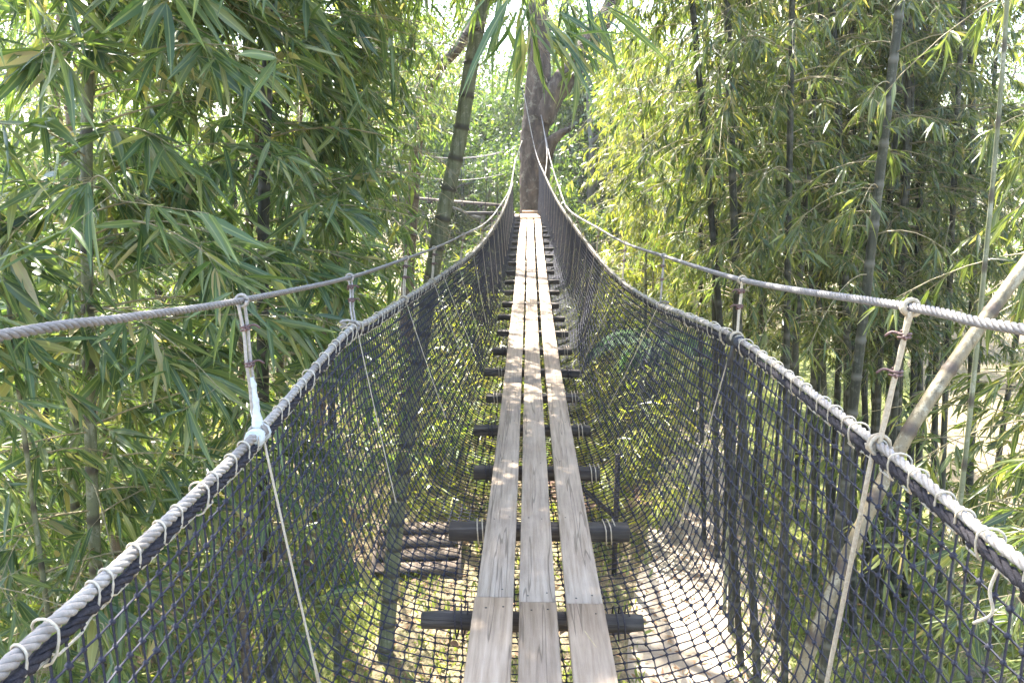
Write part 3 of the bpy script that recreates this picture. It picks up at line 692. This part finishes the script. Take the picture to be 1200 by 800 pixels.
# thick culm leaning over the bridge, and its neighbours
g0 = [atY(*a) for a in ((505, 330, 8.6), (522, 240, 8.6), (541, 150, 8.6), (562, 20, 8.6))]
near_bamboo('bamboo', 'thick smooth green-grey bamboo culm leaning in over the bridge', 'bamboo', [(-1.85, 8.4, -.05), (-1.6, 8.5, 2.2)] + g0 + [(.1, 8.7, 10.5), (.9, 8.9, 13)], .105, 'culm_green',
            [(7.0, 8.6, 14, 1.0, 9, 6, .8), (8.6, 12.5, 22, 1.3, 8, 5, .9)], 131, .24, .056, 'leaf_broad', None, 60, r1=.06)
g1 = [atY(*a) for a in ((478, 330, 14), (484, 230, 14), (491, 150, 14), (512, 85, 14), (548, 40, 14))]
near_bamboo('bamboo', 'brown blotched bamboo stem standing in front of the second walkway', 'bamboo', [(-2.6, 14, -.05), (-2.45, 14, 1.5)] + g1 + [(.2, 14, 10.4)], .15, 'culm_brown',
            [(7.2, 10.4, 60, 1.5, 10, 6, .8)], 132, .2, .06, 'leaf_fine', None, 20, r1=.08)
g2 = [atY(*a) for a in ((425, 140, 10), (441, 75, 10), (470, 0, 10))]
near_bamboo('bamboo', 'pale brown bamboo culm bent towards the bridge above the leafy thicket', 'bamboo', [(-3.3, 10, -.05), (-2.9, 10, 3.2)] + g2 + [(-1.0, 10, 9.6)], .1, 'culm_brown',
            [(5.2, 9.4, 64, 1.5, 10, 6, .8)], 133, .2, .06, 'leaf_broad', None, 60, r1=.07)
# on the other side
a_, b_ = atY(940, 785, 2.95), atY(1052, 530, 3.2)
c_ = atY(1125, 415, 3.35); d_ = atY(1205, 305, 3.5)
near_bamboo('bamboo', 'pale tan bamboo culm leaning steeply away from the bridge netting', 'bamboo', [(.15, 2.3, -.05), (.62, 2.55, 2.0), a_, b_, c_, d_, d_ + (d_ - c_) * 3.5], .033, 'culm_tan',
            [(6.3, 8.5, 8, .8, 6, 5, .8)], 134, .2, .06, 'leaf_fine', None, 60, r1=.03, clear=False)
right = [
 (lean(3.35, 4.3, -.1, .3), .045, 'culm_dark', [(1.5, 4.4, 34, 1.0, 8, 6, .8), (4.4, 7.2, 34, 1.0, 8, 6, .9)], 'leafy bamboo with fine striped fans behind the tan leaning culm', .2),
 (lean(4.1, 5.5, -.3, .2), .05, 'culm_dark', [(1, 4.6, 44, 1.1, 8, 6, .8), (4.6, 8, 18, 1.0, 8, 6, .9)], 'dark culmed bamboo with dense grey-green fans between clump and cable', .2),
 (lean(2.9, 6.6, .3, .3), .055, 'culm_dark', [(5.0, 7.6, 16, .9, 7, 5, .8)], 'straight dark bamboo just outside the netting, with a sparse leafy top', .19),
 (lean(2.55, 3.0, .2, .2, 6.2), .025, 'culm_green', [(.8, 4.6, 60, .85, 8, 6, .7)], 'low bushy bamboo with thin bright leaves beneath the handrail', .18),
 (lean(4.4, 3.9, -.5, .2, 9), .035, 'culm_green', [(4.2, 7.6, 18, .9, 8, 6, .9)], 'young bamboo with yellowing leaf tips hanging beside the cable', .21),
]
for k, (path, r, cm, sp, lab, LL_) in enumerate(right):
    near_bamboo('bamboo', lab, 'bamboo', path, r, cm, sp, 150 + k, LL_, .056, 'leaf_fine', None, 150, azim=(math.pi, 2.4))
# arching tips that hang into the view over the planks
def tip_fan(tip, n, L, spread, seed):
    def fn(R, lv, tw):
        for q, dirs in tip:
            q = np.asarray(q, float); O = q + R.randn(n, 3) * .035; D = nrm(np.asarray(dirs) + R.randn(n, 3) * spread)
            N_ = np.array([0, -.6, 1.]) + R.randn(n, 3) * .4; l = L * R.uniform(.6, 1.15, n)
            lv.add(O, D, N_, l, l * .040 * R.uniform(.7, 1.3, n), R.uniform(.05, .45, n))
    return fn
near_bamboo('bamboo', 'arching bamboo tip whose long striped leaves hang over the planks', 'bamboo', [(-3.0, 2.6, -.05), (-2.9, 2.6, 4.5), (-2.3, 2.7, 7.6), (-1.1, 2.9, 8.3), (-.25, 3.1, 7.5), (-.06, 3.15, 6.9), (-.02, 3.16, 6.56)], .022, 'culm_green',
            [(7.2, 8.1, 5, .45, 5, 5, .9)], 170, .24, .052, 'leaf_broad', None, 200, r1=.004, clear=False,
            extra=tip_fan([((-.07, 3.15, 6.56), (-.16, 0, -1)), ((.0, 3.15, 6.55), (.5, -.1, -.7)), ((.03, 3.2, 6.60), (.75, 0, -.45)), ((.12, 3.2, 6.55), (.5, .1, -.55)), ((-.14, 3.2, 6.66), (-.1, .1, -1)), ((.06, 3.1, 6.5), (.4, 0, -.4)), ((.1, 3.2, 6.66), (.3, 0, -.9)), ((-.1, 3.1, 6.62), (-.5, 0, -.8)), ((.2, 3.15, 6.62), (.7, .1, -.4))], 7, .33, .24, 1))
near_bamboo('bamboo', 'thin arching bamboo tip with grey-green leaves high above the handrail', 'bamboo', [(2.2, 3.6, -.05), (2.2, 3.7, 5), (2.0, 3.8, 7.8), (1.3, 4.0, 8.2), (.75, 4.1, 7.5), (.62, 4.15, 7.15)], .02, 'culm_green',
            [(7.4, 8.1, 6, .5, 6, 5, .9)], 171, .2, .05, 'leaf_fine', None, 120, r1=.004, clear=False,
            extra=tip_fan([((.6, 4.1, 7.0), (.2, 0, -.5)), ((.75, 4.2, 7.02), (.8, 0, -.35)), ((.5, 4.1, 7.05), (-.4, 0, -.6))], 8, .26, .25, 2))

for k, (path, lab, lm, LL_) in enumerate((
  ([(2.7, 9.4, -.05), (2.6, 9.5, 5), (2.2, 9.6, 8), (1.4, 9.7, 9.3), (.7, 9.7, 9.2), (.35, 9.7, 8.6)], 'slim bamboo arching from the path side over the bridge with hanging leaf plumes', 'leaf_fine', .17),
  ([(-2.7, 11.6, -.05), (-2.6, 11.6, 5), (-2.2, 11.7, 8), (-1.5, 11.8, 9.5), (-.9, 11.9, 9.3), (-.6, 12, 8.7)], 'slim bamboo arching from the thicket over the bridge behind the thick leaning culm', 'leaf_broad', .19),
  ([(2.6, 15.6, -.05), (2.5, 15.6, 5), (2.0, 15.6, 8.4), (1.5, 15.6, 10), (1.0, 15.6, 10.3), (.6, 15.6, 9.8)], 'sunlit yellow bamboo bowing towards the forked tree', 'leaf_sunlit', .18),
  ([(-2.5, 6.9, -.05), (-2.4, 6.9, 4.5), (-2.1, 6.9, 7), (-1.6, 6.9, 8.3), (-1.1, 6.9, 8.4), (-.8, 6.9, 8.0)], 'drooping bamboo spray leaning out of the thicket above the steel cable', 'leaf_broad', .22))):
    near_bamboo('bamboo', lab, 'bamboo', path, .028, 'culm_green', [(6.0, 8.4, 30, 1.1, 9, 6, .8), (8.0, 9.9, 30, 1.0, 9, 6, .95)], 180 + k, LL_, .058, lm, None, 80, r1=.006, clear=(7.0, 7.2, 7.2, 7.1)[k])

# ------------------------------------------------------------------ bamboo clumps: shared variants, copied
def variant(seed, r, H, mat, lmat, spec, leafL, leafW, dx, detail=0, twig=True):
    R = np.random.RandomState(seed); root = empty('bamboo')
    P = spline([(0, 0, -.05), (dx * .08, 0, H * .35), (dx * .35, .1, H * .7), (dx, .2, H)], 10)
    culm_mesh(P, r, r * .45, .36, 8).build('culm', M[mat], root, True)
    lv = Leaves(); tw = MB(); Pf = resample(P, .02)
    for z0, z1, nb, bl, nt, nl, hang in spec:
        z = R.uniform(z0, z1, nb); b = Pf[np.clip(np.searchsorted(Pf[:, 2], z), 0, len(Pf) - 1)]
        az = R.uniform(0, 2 * math.pi, nb)
        sprays(R, lv, tw, b, np.stack([np.cos(az), np.sin(az), 0 * az], 1), bl * R.uniform(.5, 1.25, nb), nt, nl, leafL, leafW, hang, twig=twig)
    lv.cat()
    if tw.v: tw.build('twigs', M['twig'], root, False, 'stuff')
    lv.mesh(detail).build('foliage', M[lmat], root, False, 'stuff')
    return root
FR = [variant(201, .052, 12, 'culm_dark', 'leaf_fine', [(3.6, 4.6, 8, 1.0, 9, 9, .7), (4.6, 9.5, 44, 1.2, 10, 9, .7)], .125, .08, .5),
      variant(202, .042, 11.5, 'culm_dark', 'leaf_fine', [(3.6, 5, 10, 1.0, 9, 9, .7), (5, 9.5, 34, 1.2, 10, 9, .7)], .12, .08, -.6),
      variant(203, .046, 12.5, 'culm_dark', 'leaf_fine', [(4.6, 6, 14, 1.0, 9, 7, .8), (6, 10, 50, 1.2, 9, 7, .85)], .16, .07, .3),
      variant(204, .04, 10.5, 'culm_green', 'leaf_fine', [(.8, 5, 50, 1.0, 9, 7, .8), (5, 9, 40, 1.1, 9, 7, .85)], .14, .08, .9)]
GO = [variant(211, .045, 11, 'culm_green', 'leaf_sunlit', [(.8, 5, 50, 1.3, 10, 7, .8), (5, 10, 64, 1.35, 10, 7, .85)], .17, .085, .7),
      variant(212, .05, 10, 'culm_green', 'leaf_sunlit', [(.8, 5, 56, 1.3, 10, 7, .8), (5, 9.5, 50, 1.35, 10, 7, .85)], .17, .085, -.5)]
BL = [variant(221, .055, 12, 'culm_brown', 'leaf_broad', [(1, 5, 40, 1.2, 9, 5, .85), (5, 9.5, 52, 1.3, 9, 5, .9)], .21, .062, .5),
      variant(222, .05, 11, 'culm_dark', 'leaf_broad', [(1, 5, 46, 1.2, 9, 5, .85), (5, 9.5, 50, 1.3, 9, 5, .9)], .21, .062, -.5)]
used = set()
vr = random.Random(21)
def put(src, x, y, rz, sc, label, group, name=None, cat='bamboo', tilt=0):
    if src.name in used: o = copy_tree(src)
    else: o = src; used.add(src.name)
    o.location = (x, y, float(ground_z(np.array([x]), np.array([y]))[0])); o.rotation_euler = (Matrix.Rotation(tilt, 3, 'Y') @ Matrix.Rotation(rz, 3, 'Z')).to_euler(); o.scale = (sc, sc, sc)
    tag(o, label, cat, group); return o
def from_px(px, Y): return float(atY(px, 300, Y)[0])
for px, Y in ((1050, 9.0), (1058, 9.7), (1064, 10.6), (1078, 9.9), (1098, 9.4), (1044, 10.0), (1070, 9.3), (1020, 9.6), (1126, 10.4), (992, 10.3), (1180, 11.6), (1046, 12.2), (1092, 10.9), (1086, 9.2), (1030, 10.2), (1038, 11.3), (1008, 11.0), (1112, 9.9), (1072, 11.6), (1140, 11), (1160, 9.2), (1190, 10.4)):
    put(vr.choice(FR[:3]), from_px(px, Y), Y, vr.uniform(0, 6.28), vr.uniform(.92, 1.12), 'tall dark bamboo in the crowded clump across from the thicket', 'dark culms of the crowded clump', tilt=vr.uniform(-.13, -.05))
for px, Y in ((872, 11.2), (882, 11.9), (858, 12.6), (846, 11.5), (905, 12.6), (930, 13.2), (962, 12.4), (985, 13.4), (864, 11.0), (876, 12.3), (918, 11.6), (945, 11.9)):
    put(vr.choice(FR[:3]), from_px(px, Y), Y, vr.uniform(0, 6.28), vr.uniform(.75, 1.0), 'slender upright bamboo between the sunlit yellow bamboos and the crowded clump', 'slender bamboos between the clumps', tilt=vr.uniform(-.1, .0))
for k, (px, Y) in enumerate(((888, 9.0), (905, 8.3), (930, 7.9), (950, 8.8), (968, 7.6))):
    put(FR[2], from_px(px, Y), Y, vr.uniform(0, 6.28), vr.uniform(.85, 1.1), ('first', 'second', 'third', 'fourth', 'fifth')[k] + ' dark bare-footed bamboo from the pale path along the lawn edge', 'bamboos at the lawn edge', tilt=vr.uniform(-.12, .0))
for x, y in ((6.2, 8), (7.5, 10), (6.8, 12.5), (5.6, 14.5), (8.5, 13), (7, 16), (9.5, 17), (6.2, 6.2), (10.5, 11), (12, 15)):
    put(vr.choice(FR), x, y, vr.uniform(0, 6.28), vr.uniform(.95, 1.15), 'bamboo of the deep grove behind the crowded dark clump', 'grove behind the dark clump')
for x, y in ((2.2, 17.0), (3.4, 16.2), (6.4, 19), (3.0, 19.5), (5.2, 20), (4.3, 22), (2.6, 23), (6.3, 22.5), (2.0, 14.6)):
    put(vr.choice(GO), x + .3, y, vr.uniform(0, 6.28), vr.uniform(.8, 1.0), 'yellow-green bamboo with sunlit leaves near the far tree', 'sunlit bamboos by the far tree')
for x, y in ((-4.2, 11), (-5.2, 8.6), (-5.6, 11), (-4.9, 13.2), (-6.5, 9.5), (-5.8, 6.6), (-7.2, 12), (-3.9, 15.5), (-8.5, 10), (-9, 14), (-5.2, 18)):
    put(vr.choice(BL), x, y, vr.uniform(0, 6.28), vr.uniform(.92, 1.1), 'broad leaved bamboo of the thicket behind the black straight culm', 'thicket bamboos further in')

# ------------------------------------------------------------------ trees
def blob_leaves(R, lv, centres, rad, n, L, W):
    """leaf clumps: twig-end tufts scattered in shells round the centres"""
    for c, r in zip(centres, rad):
        k = int(n * r * r); u = nrm(R.randn(k, 3)) * (r * R.uniform(.35, 1, (k, 1)) ** .6) * np.array([1, 1, .7])
        tuft = R.randint(0, max(2, k // 9), k); tc = nrm(R.randn(max(2, k // 9), 3)) * (r * R.uniform(.4, 1.0, (max(2, k // 9), 1))) * np.array([1, 1, .7])
        O = c + tc[tuft] + R.randn(k, 3) * .16 * r ** .5
        D = nrm(tc[tuft] * .6 / max(r, .1) + R.randn(k, 3) * .6 + np.array([0, 0, -.35])); Nn = np.array([0, 0, 1.]) + R.randn(k, 3) * .5
        l = L * R.uniform(.6, 1.2, k); lv.add(O, D, Nn, l, l * W, R.uniform(0, .35, k))
def limb_path(R, p, d, L, n=8, jit=.12, rise=.25):
    P = [np.asarray(p, float)]; d = nrm(d)
    for k in range(n): d = nrm(d + R.randn(3) * jit + np.array([0, 0, rise / n])); P.append(P[-1] + d * L / n)
    return np.array(P)
def tree_variant(seed, H, r, lmat, bark_, L=.16, dens=520, nl=7, crown0=.3):
    R = np.random.RandomState(seed); root = empty('broadleaf_tree'); mb = MB()
    T = limb_path(R, (0, 0, -.1), (0, 0, 1), H * .8, 12, .07, .1); mb.tube(T, np.linspace(r, r * .25, len(T)), 9); cs, rd = [], []
    for k in range(nl):
        i = int(np.interp(k, [0, nl - 1], [crown0 * 12, 11])); a = k * 2.4 + R.uniform(-.4, .4)
        Lb = H * R.uniform(.22, .36); P = limb_path(R, T[i], (math.cos(a), math.sin(a), .35), Lb, 7, .2, .3)
        mb.tube(P, np.linspace(r * .38, .02, len(P)), 6)
        for q in (4, 6, 7): cs.append(P[q] + R.randn(3) * .3); rd.append(R.uniform(.7, 1.35) * H / 10)
    cs.append(T[-1]); rd.append(1.4 * H / 10)
    mb.build('trunk', M[bark_], root, True); lv = Leaves(); blob_leaves(R, lv, cs, rd, dens, L, .24); lv.cat(); lv.mesh(0).build('crown', M[lmat], root, False, 'stuff')
    return root
TV = [tree_variant(301, 10, .2, 'leaf_tree', 'bark_pale'), tree_variant(302, 12, .24, 'leaf_tree', 'bark'), tree_variant(303, 8.5, .16, 'leaf_tree', 'bark_pale', .15, 560, 8, .15)]
spots = [(-3.2, 27), (-.8, 30), (2.2, 29), (5, 31), (-6.2, 25.5), (-8.5, 29), (8.5, 28), (12, 25), (-11, 24), (0.8, 36), (-4.5, 37), (5.5, 38), (-13, 31), (14, 32), (-9, 39), (10.5, 40), (17, 24), (-16, 22), (-14, 15), (15, 18), (-2, 45), (4, 47), (-18, 38), (19, 38), (-1.9, 25.5), (-9.5, 20), (1.5, 26), (-3.9, 32), (3.4, 34), (-7, 33), (7, 34), (-12, 19), (-24, 30), (24, 28), (-21, 14), (22, 12), (-1.8, 33), (-3.2, 35.5), (.1, 41), (-1.0, 38), (1.7, 33.5)]
for k, (x, y) in enumerate(spots):
    v_ = 2 if (y < 28 and abs(x) < 9) or k % 3 == 0 else k % 2
    put(TV[v_], x, y, vr.uniform(0, 6.28), vr.uniform(1.3, 1.5) if abs(x) < 3.5 and y > 32 else vr.uniform(.95, 1.3) if y > 27 else vr.uniform(.8, 1.1), ('airy pale-barked woodland tree beyond the end of the bridge', 'tall dark-barked woodland tree beyond the end of the bridge', 'low pale-barked woodland tree leafy almost to the ground')[v_], ('airy trees', 'tall trees', 'low trees')[v_] + ' beyond the bridge', cat='tree')

# the big tree that carries the far end
Rb = np.random.RandomState(77); YT = 21.45
bt = empty('bridge_tree', (.17, YT, 0), 'stout dark forked tree at the far end of the bridge', 'tree'); off = local(bt)
def barky(P, r, k=24, amp=.15):
    P = resample(P, .08); mb = MB().tube(P, np.interp(np.linspace(0, 1, len(P)), np.linspace(0, 1, len(r)), r), k, True)
    V = mb.v[0].astype(float); c = np.repeat(P, k, 0); d = nrm(V - c); rr_ = np.linalg.norm(V - c, axis=1)
    V = V + d * (amp * rr_ * (wob(V * np.array([1, 1, .35]), 5.5) + .6 * wob(V, 12)))[:, None]; mb.v[0] = (V + off).astype(np.float32); return mb
trunk = spline([(.1, YT, -.1), (.14, YT, 2.5), atY(627, 240, YT), atY(627, 170, YT), atY(629, 120, YT), atY(632, 60, YT), atY(630, 0, YT), (.2, YT, 13)], 8)
barky(trunk, [.62, .5, .42, .41, .43, .38, .32, .29, .26, .2]).build('trunk', M['bark'], bt, True)
lb = spline([atY(634, 140, YT - .1), atY(655, 102, YT - .2), atY(680, 68, YT - .3), atY(700, 32, YT - .3), atY(720, 2, YT - .3), atY(735, -60, YT), atY(780, -110, YT)], 8)
barky(lb, [.34, .30, .27, .25, .23, .18, .1], 16).build('limb', M['bark'], bt, True)
barky(spline([atY(634, 185, YT - .15), atY(646, 166, YT - .4), atY(660, 155, YT - .55), atY(673, 147, YT - .65)], 6), [.3, .22, .1, .05], 12, .16).build('limb_stub', M['bark'], bt, True)
lv = Leaves(); cs = [atY(700, -70, YT), atY(760, -110, YT + 1), atY(610, -90, YT), atY(560, -110, YT - 1), atY(660, -160, YT + 1), atY(770, -60, YT + .5), atY(740, 10, YT - .3)]
blob_leaves(Rb, lv, cs, [1.1, 1.0, 1.1, .9, 1.2, .9, .5], 420, .15, .24); lv.cat(); lv.o = lv.o + off; lv.mesh(0).build('crown', M['leaf_tree'], bt, False, 'stuff')

# platform round the tree
pf = empty('tree_platform', (.1, 21.2, 4.6), 'dark timber platform fixed round the stout forked tree', 'platform')
for k in range(7):
    if k in (2, 3, 4): continue
    o = MB().box((0, 0, 0), (.095, .75, .02)).build('board', M['far_wood'], pf); o.location = (-.72 + .24 * k + (.02 if k > 4 else -.02), -.1, .17)
for y in (-.6, .4):
    o = MB().box((0, 0, 0), (1.05, .05, .08)).build('joist', M['beam'], pf); o.location = (0, y - .18, .03)

# the second walkway going off from the tree
wk = empty('walkway', (-2.4, 23, 5.0), 'narrow dark plank walkway with thin rope rails running off from the forked tree', 'bridge')
A_, B_ = atY(455, 230, 23.5), atY(590, 241, 22.3)
def along(t, dz=0, dy=0): return A_ + (B_ - A_) * t + np.array([0, dy, dz])
woff = local(wk)
for t0, t1, dy, dz in ((0.02, .42, 0, 0), (.43, 1.0, 0, -.0), (.02, .42, .22, 0), (.43, 1.0, .22, 0)):
    p, q = along(t0, dz, dy), along(t1, dz, dy); c = (p + q) / 2; a = math.atan2(q[1] - p[1], q[0] - p[0]); Ln = np.linalg.norm(q - p)
    o = MB().box((0, 0, 0), (Ln / 2, .095, .035)).build('plank', M['far_wood'], wk); o.location = c + woff; o.rotation_euler = (0, -math.asin((q[2] - p[2]) / Ln), a)
for t in np.linspace(.08, .95, 7):
    p = along(t, -.075, .11); o = MB().box((0, 0, 0), (.05, .3, .04)).build('crossbeam', M['beam'], wk); o.location = p + woff
for dy, nm in ((-.35, 0), (.55, 1)):
    for h in (.62, 1.25):
        P = np.array([along(t, h + .28 * (2 * t - 1) ** 2, dy) for t in np.linspace(-.6, 1.0, 24)]) + woff
        MB().tube(P, .012, 5).build('rail_rope', M['rope'], wk, True)
    for t in np.linspace(-.5, .95, 16):
        P = np.array([along(t, 1.25 + .28 * (2 * t - 1) ** 2, dy), along(t, -.06, dy * .6)]) + woff
        MB().tube(P, .008, 4).build('hanger', M['net'], wk)
low = MB().box((0, 0, 0), (.55, .12, .045)).build('timber_beam', M['beam']); low.location = atY(568, 250, 22.0); low.rotation_euler.z = -.1
low.parent = wk; low.location = Vector(atY(568, 250, 22.0) + woff)

# ------------------------------------------------------------------ under the bridge: shrubs, grass, steps, posts
def shrub_variant(seed, lmat, nb, bl, L, W, nl=6):
    R = np.random.RandomState(seed); root = empty('shrub'); lv = Leaves(); tw = MB()
    b = np.c_[R.randn(nb, 2) * .14, R.uniform(0, .5, nb)]; az = R.uniform(0, 6.28, nb)
    sprays(R, lv, tw, b, np.stack([np.cos(az), np.sin(az), 0 * az], 1), bl * R.uniform(.5, 1.2, nb), 8, nl, L, W, .7, up0=2.0)
    lv.cat(); lv.keep(lv.o[:, 2] > 0.02); tw.build('stems', M['twig'], root, False, 'stuff'); lv.mesh(0).build('foliage', M[lmat], root, False, 'stuff'); return root
SV = [shrub_variant(401, 'leaf_shrub', 34, .95, .13, .13), shrub_variant(402, 'leaf_shrub', 30, 1.1, .17, .09), shrub_variant(403, 'leaf_sunlit', 30, .9, .2, .06)]
labs = ['bushy shrub with small bright leaves growing on the ground among the bamboos', 'open shrub with long leaves growing on the ground among the bamboos', 'tall tufted yellow-green plant on the ground below the netting']
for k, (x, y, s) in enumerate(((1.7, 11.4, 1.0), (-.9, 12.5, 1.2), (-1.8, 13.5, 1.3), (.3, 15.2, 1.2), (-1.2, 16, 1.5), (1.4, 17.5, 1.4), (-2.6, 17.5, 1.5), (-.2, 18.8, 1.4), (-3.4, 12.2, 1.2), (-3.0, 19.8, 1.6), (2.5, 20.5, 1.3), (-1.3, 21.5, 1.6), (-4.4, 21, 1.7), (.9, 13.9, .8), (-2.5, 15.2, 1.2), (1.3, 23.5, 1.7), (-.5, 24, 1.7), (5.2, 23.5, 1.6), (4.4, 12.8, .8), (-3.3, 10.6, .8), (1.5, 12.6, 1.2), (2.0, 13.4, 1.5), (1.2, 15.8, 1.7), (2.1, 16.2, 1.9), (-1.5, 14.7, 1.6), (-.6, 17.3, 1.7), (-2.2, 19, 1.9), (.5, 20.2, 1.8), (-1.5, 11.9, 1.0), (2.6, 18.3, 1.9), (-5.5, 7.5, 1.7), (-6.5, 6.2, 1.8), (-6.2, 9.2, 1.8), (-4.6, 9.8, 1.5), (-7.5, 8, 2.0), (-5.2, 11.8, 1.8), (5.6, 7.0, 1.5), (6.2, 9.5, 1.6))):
    v_ = 2 if k in (0, 3, 13) or 20 <= k < 30 else k % 2  # the later tufted plants are added to bring sunlit yellow below the net
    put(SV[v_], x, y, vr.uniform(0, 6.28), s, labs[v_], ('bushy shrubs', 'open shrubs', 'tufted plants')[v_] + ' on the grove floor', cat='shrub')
# small palm
pm = empty('palm', (2.25, 14.0, 0), 'small dark green palm beside the path under the sunlit yellow bamboos', 'palm'); Rp = np.random.RandomState(9)
MB().tube(limb_path(Rp, (0, 0, -.05), (0, 0, 1), 2.9, 8, .04, 0), np.linspace(.07, .05, 9), 8).build('trunk', M['bark_pale'], pm, True)
for k in range(9):
    a = k * 2.4; h = np.array([math.cos(a), math.sin(a), 0]); t = np.linspace(0, 1, 12)[:, None]
    P = np.array([0, 0, 2.85]) + h * t * 1.2 + np.array([0, 0, 1]) * (.75 * t - 1.0 * t ** 2)
    lv = Leaves(); s_ = np.cross(h, [0, 0, 1.]); T = nrm(np.gradient(P, axis=0))
    fr = MB().tube(P, np.linspace(.014, .004, 12), 5)
    for sg in (-1, 1):
        Q = resample(P, .035)[6:]; Tq = nrm(np.gradient(Q, axis=0)); n = len(Q)
        lv.add(Q, nrm(Tq * .6 + sg * s_ + np.array([0, 0, -.35])), np.tile([0, 0, 1.], (n, 1)), np.full(n, .36) * np.interp(np.linspace(0, 1, n), [0, .5, 1], [.8, 1, .5]), np.full(n, .018), np.full(n, .3))
    lv.cat(); V, f = leaf_geo(lv.o, lv.d, lv.n, lv.L, lv.W, lv.dr, 0); fr.add(V, f); fr.build('frond', M['leaf_palm'], pm)
# grass
def grass(name, label, n, fn, seed, h=.09):
    R = np.random.RandomState(seed); X, Y = fn(R, n); n = len(X); O = np.stack([X, Y, ground_z(X, Y)], -1)
    D = nrm(np.array([0, 0, 1.]) + R.randn(n, 3) * .4); l = h * R.uniform(.5, 1.4, n); lv = Leaves()
    lv.add(O, D, R.randn(n, 3), l, l * .09 + .002, R.uniform(0, .4, n)); lv.cat(); o = lv.mesh(0).build(name, M['grass'], None, False, 'stuff')
    tag(o, label, 'grass')
def g_right(R, n):
    Y = R.uniform(6, 24, n); return np.interp(Y, [6, 12, 18, 26], [3.0, 5.2, 7, 9]) + R.uniform(-1, 1, n) * np.interp(Y, [6, 12, 18, 26], [1.2, 1.6, 2.6, 4]), Y
def g_left(R, n): 
    Y = R.uniform(4, 10.5, n); return np.interp(Y, [4, 8.2, 10.5], [-4.4, -3.4, -3.0]) + R.uniform(-1.3, 1.3, n), Y
grass('grass', 'sunlit yellow-green lawn grass beyond the pale path', 30000, g_right, 1)
grass('grass', 'short green grass on the ground beside the wooden steps', 16000, g_left, 2)
def g_all(R, n):
    cx = R.uniform(-7, 7, n // 30); cyy = R.uniform(2, 24, n // 30); k = R.randint(0, n // 30, n)
    X, Y = cx[k] + R.randn(n) * .16, cyy[k] + R.randn(n) * .16; on = np.abs(X - np.interp(Y, [2, 7, 11, 15, 19, 26], [1.3, 2, 2.75, 3.6, 4.1, 3.5])) > .8
    return X[on], Y[on]
grass('ground_cover', 'ragged low weeds sprouting through the litter below the bridge', 36000, g_all, 5, .17)
# leaf litter
Rl = np.random.RandomState(12); n = 14000; X = Rl.uniform(-7, 7, n); Y = Rl.uniform(2, 24, n); lv = Leaves()
lv.add(np.stack([X, Y, ground_z(X, Y) + .025], -1), nrm(Rl.randn(n, 3) * np.array([1, 1, .12])), np.array([0, 0, 1.]) + Rl.randn(n, 3) * .3, Rl.uniform(.07, .18, n), Rl.uniform(.008, .02, n), np.zeros(n)); lv.cat()
tag(lv.mesh(0).build('leaf_litter', M['dry_leaf'], None, False, 'stuff'), 'scattered dry bamboo leaves lying on the forest floor', 'leaf litter')
# wooden steps
sp_ = empty('wooden_steps', (-1.75, 10.6, 0), 'small flight of weathered wooden steps on the ground below the netting', 'steps'); sp_.rotation_euler.z = .08
for k in range(4):
    o = MB().box((0, 0, 0), (.62, .13, .022)).build('tread', M['far_wood'], sp_); o.location = (0, .28 * k - .2, .10 + .08 * k); o.rotation_euler.z = .0
    o = MB().box((0, 0, 0), (.58, .02, .034)).build('riser', M['far_wood'], sp_); o.location = (0, .28 * k - .26, .042 + .08 * k)
for s in (-1, 1):
    o = MB().box((0, 0, 0), (.03, .62, .07)).build('stringer', M['far_wood'], sp_); o.location = (s * .66, .22, .17); o.rotation_euler.x = .28
# braced post under the planks
bp_ = empty('braced_post', (1.28, 10.4, 0), 'dark wooden post with a diagonal brace beside the brick paving', 'post')
o = MB().box((0, 0, .95), (.036, .036, 1.0)).build('post', M['beam'], bp_)
o = MB().box((0, 0, 0), (.45, .03, .03)).build('brace', M['beam'], bp_); o.location = (-.33, 0, 1.25); o.rotation_euler.y = .75
# white marker on the path
wm = MB().tube([(0, 0, -.1), (0, 0, .3), (.01, 0, .55), (.01, 0, .57)], [.03, .03, .028, .012], 10).build('marker_stake', M['white_paint']); q = atZ(850, 672, .05)
wm.location = q; wm.rotation_euler = (0, .06, 0); tag(wm, 'thin white stake standing at the edge of the pale path', 'stake')
# dry leaves caught in the net
for k, (px, py) in enumerate(((527, 752), (541, 745))):
    d = ray(px, py); p = EYE + d * ((float(deck(2.3)) - .2 - EYE[2]) / d[2]); V, f = leaf_geo(np.zeros((1, 3)), np.array([[.6, -.6, .3]]), np.array([[.2, -.3, 1.]]), np.array([.07]), np.array([.016]), np.array([.3]), 1)
    o = MB().add(V, f).build('dry_leaf', M['dry_leaf'], None, True); o.location = p; o.rotation_euler.z = k * 1.9; tag(o, 'curled brown dry leaf caught in the netting by the round crossbeam', 'leaf', 'dry leaves caught in the net')

# ------------------------------------------------------------------ added pale veil in the air, imitating glare
hz = MB().box((0, 0, 0), (300, 300, 10.5)).build('veil', None); hz.location = (0, 10, 8.0); hz['kind'] = 'stuff'
tag(hz, 'thin pale added glare haze filling the air of the grove', 'veil')
hm = bpy.data.materials.new('veil'); hm.use_nodes = True; hm.node_tree.nodes.remove(hm.node_tree.nodes['Principled BSDF'])
pv = hm.node_tree.nodes.new('ShaderNodeVolumePrincipled'); pv.inputs['Color'].default_value = (.93, .95, .96, 1); pv.inputs['Density'].default_value = .0009; pv.inputs['Anisotropy'].default_value = .35
hm.node_tree.links.new(pv.outputs[0], hm.node_tree.nodes['Material Output'].inputs['Volume']); hz.data.materials.append(hm)
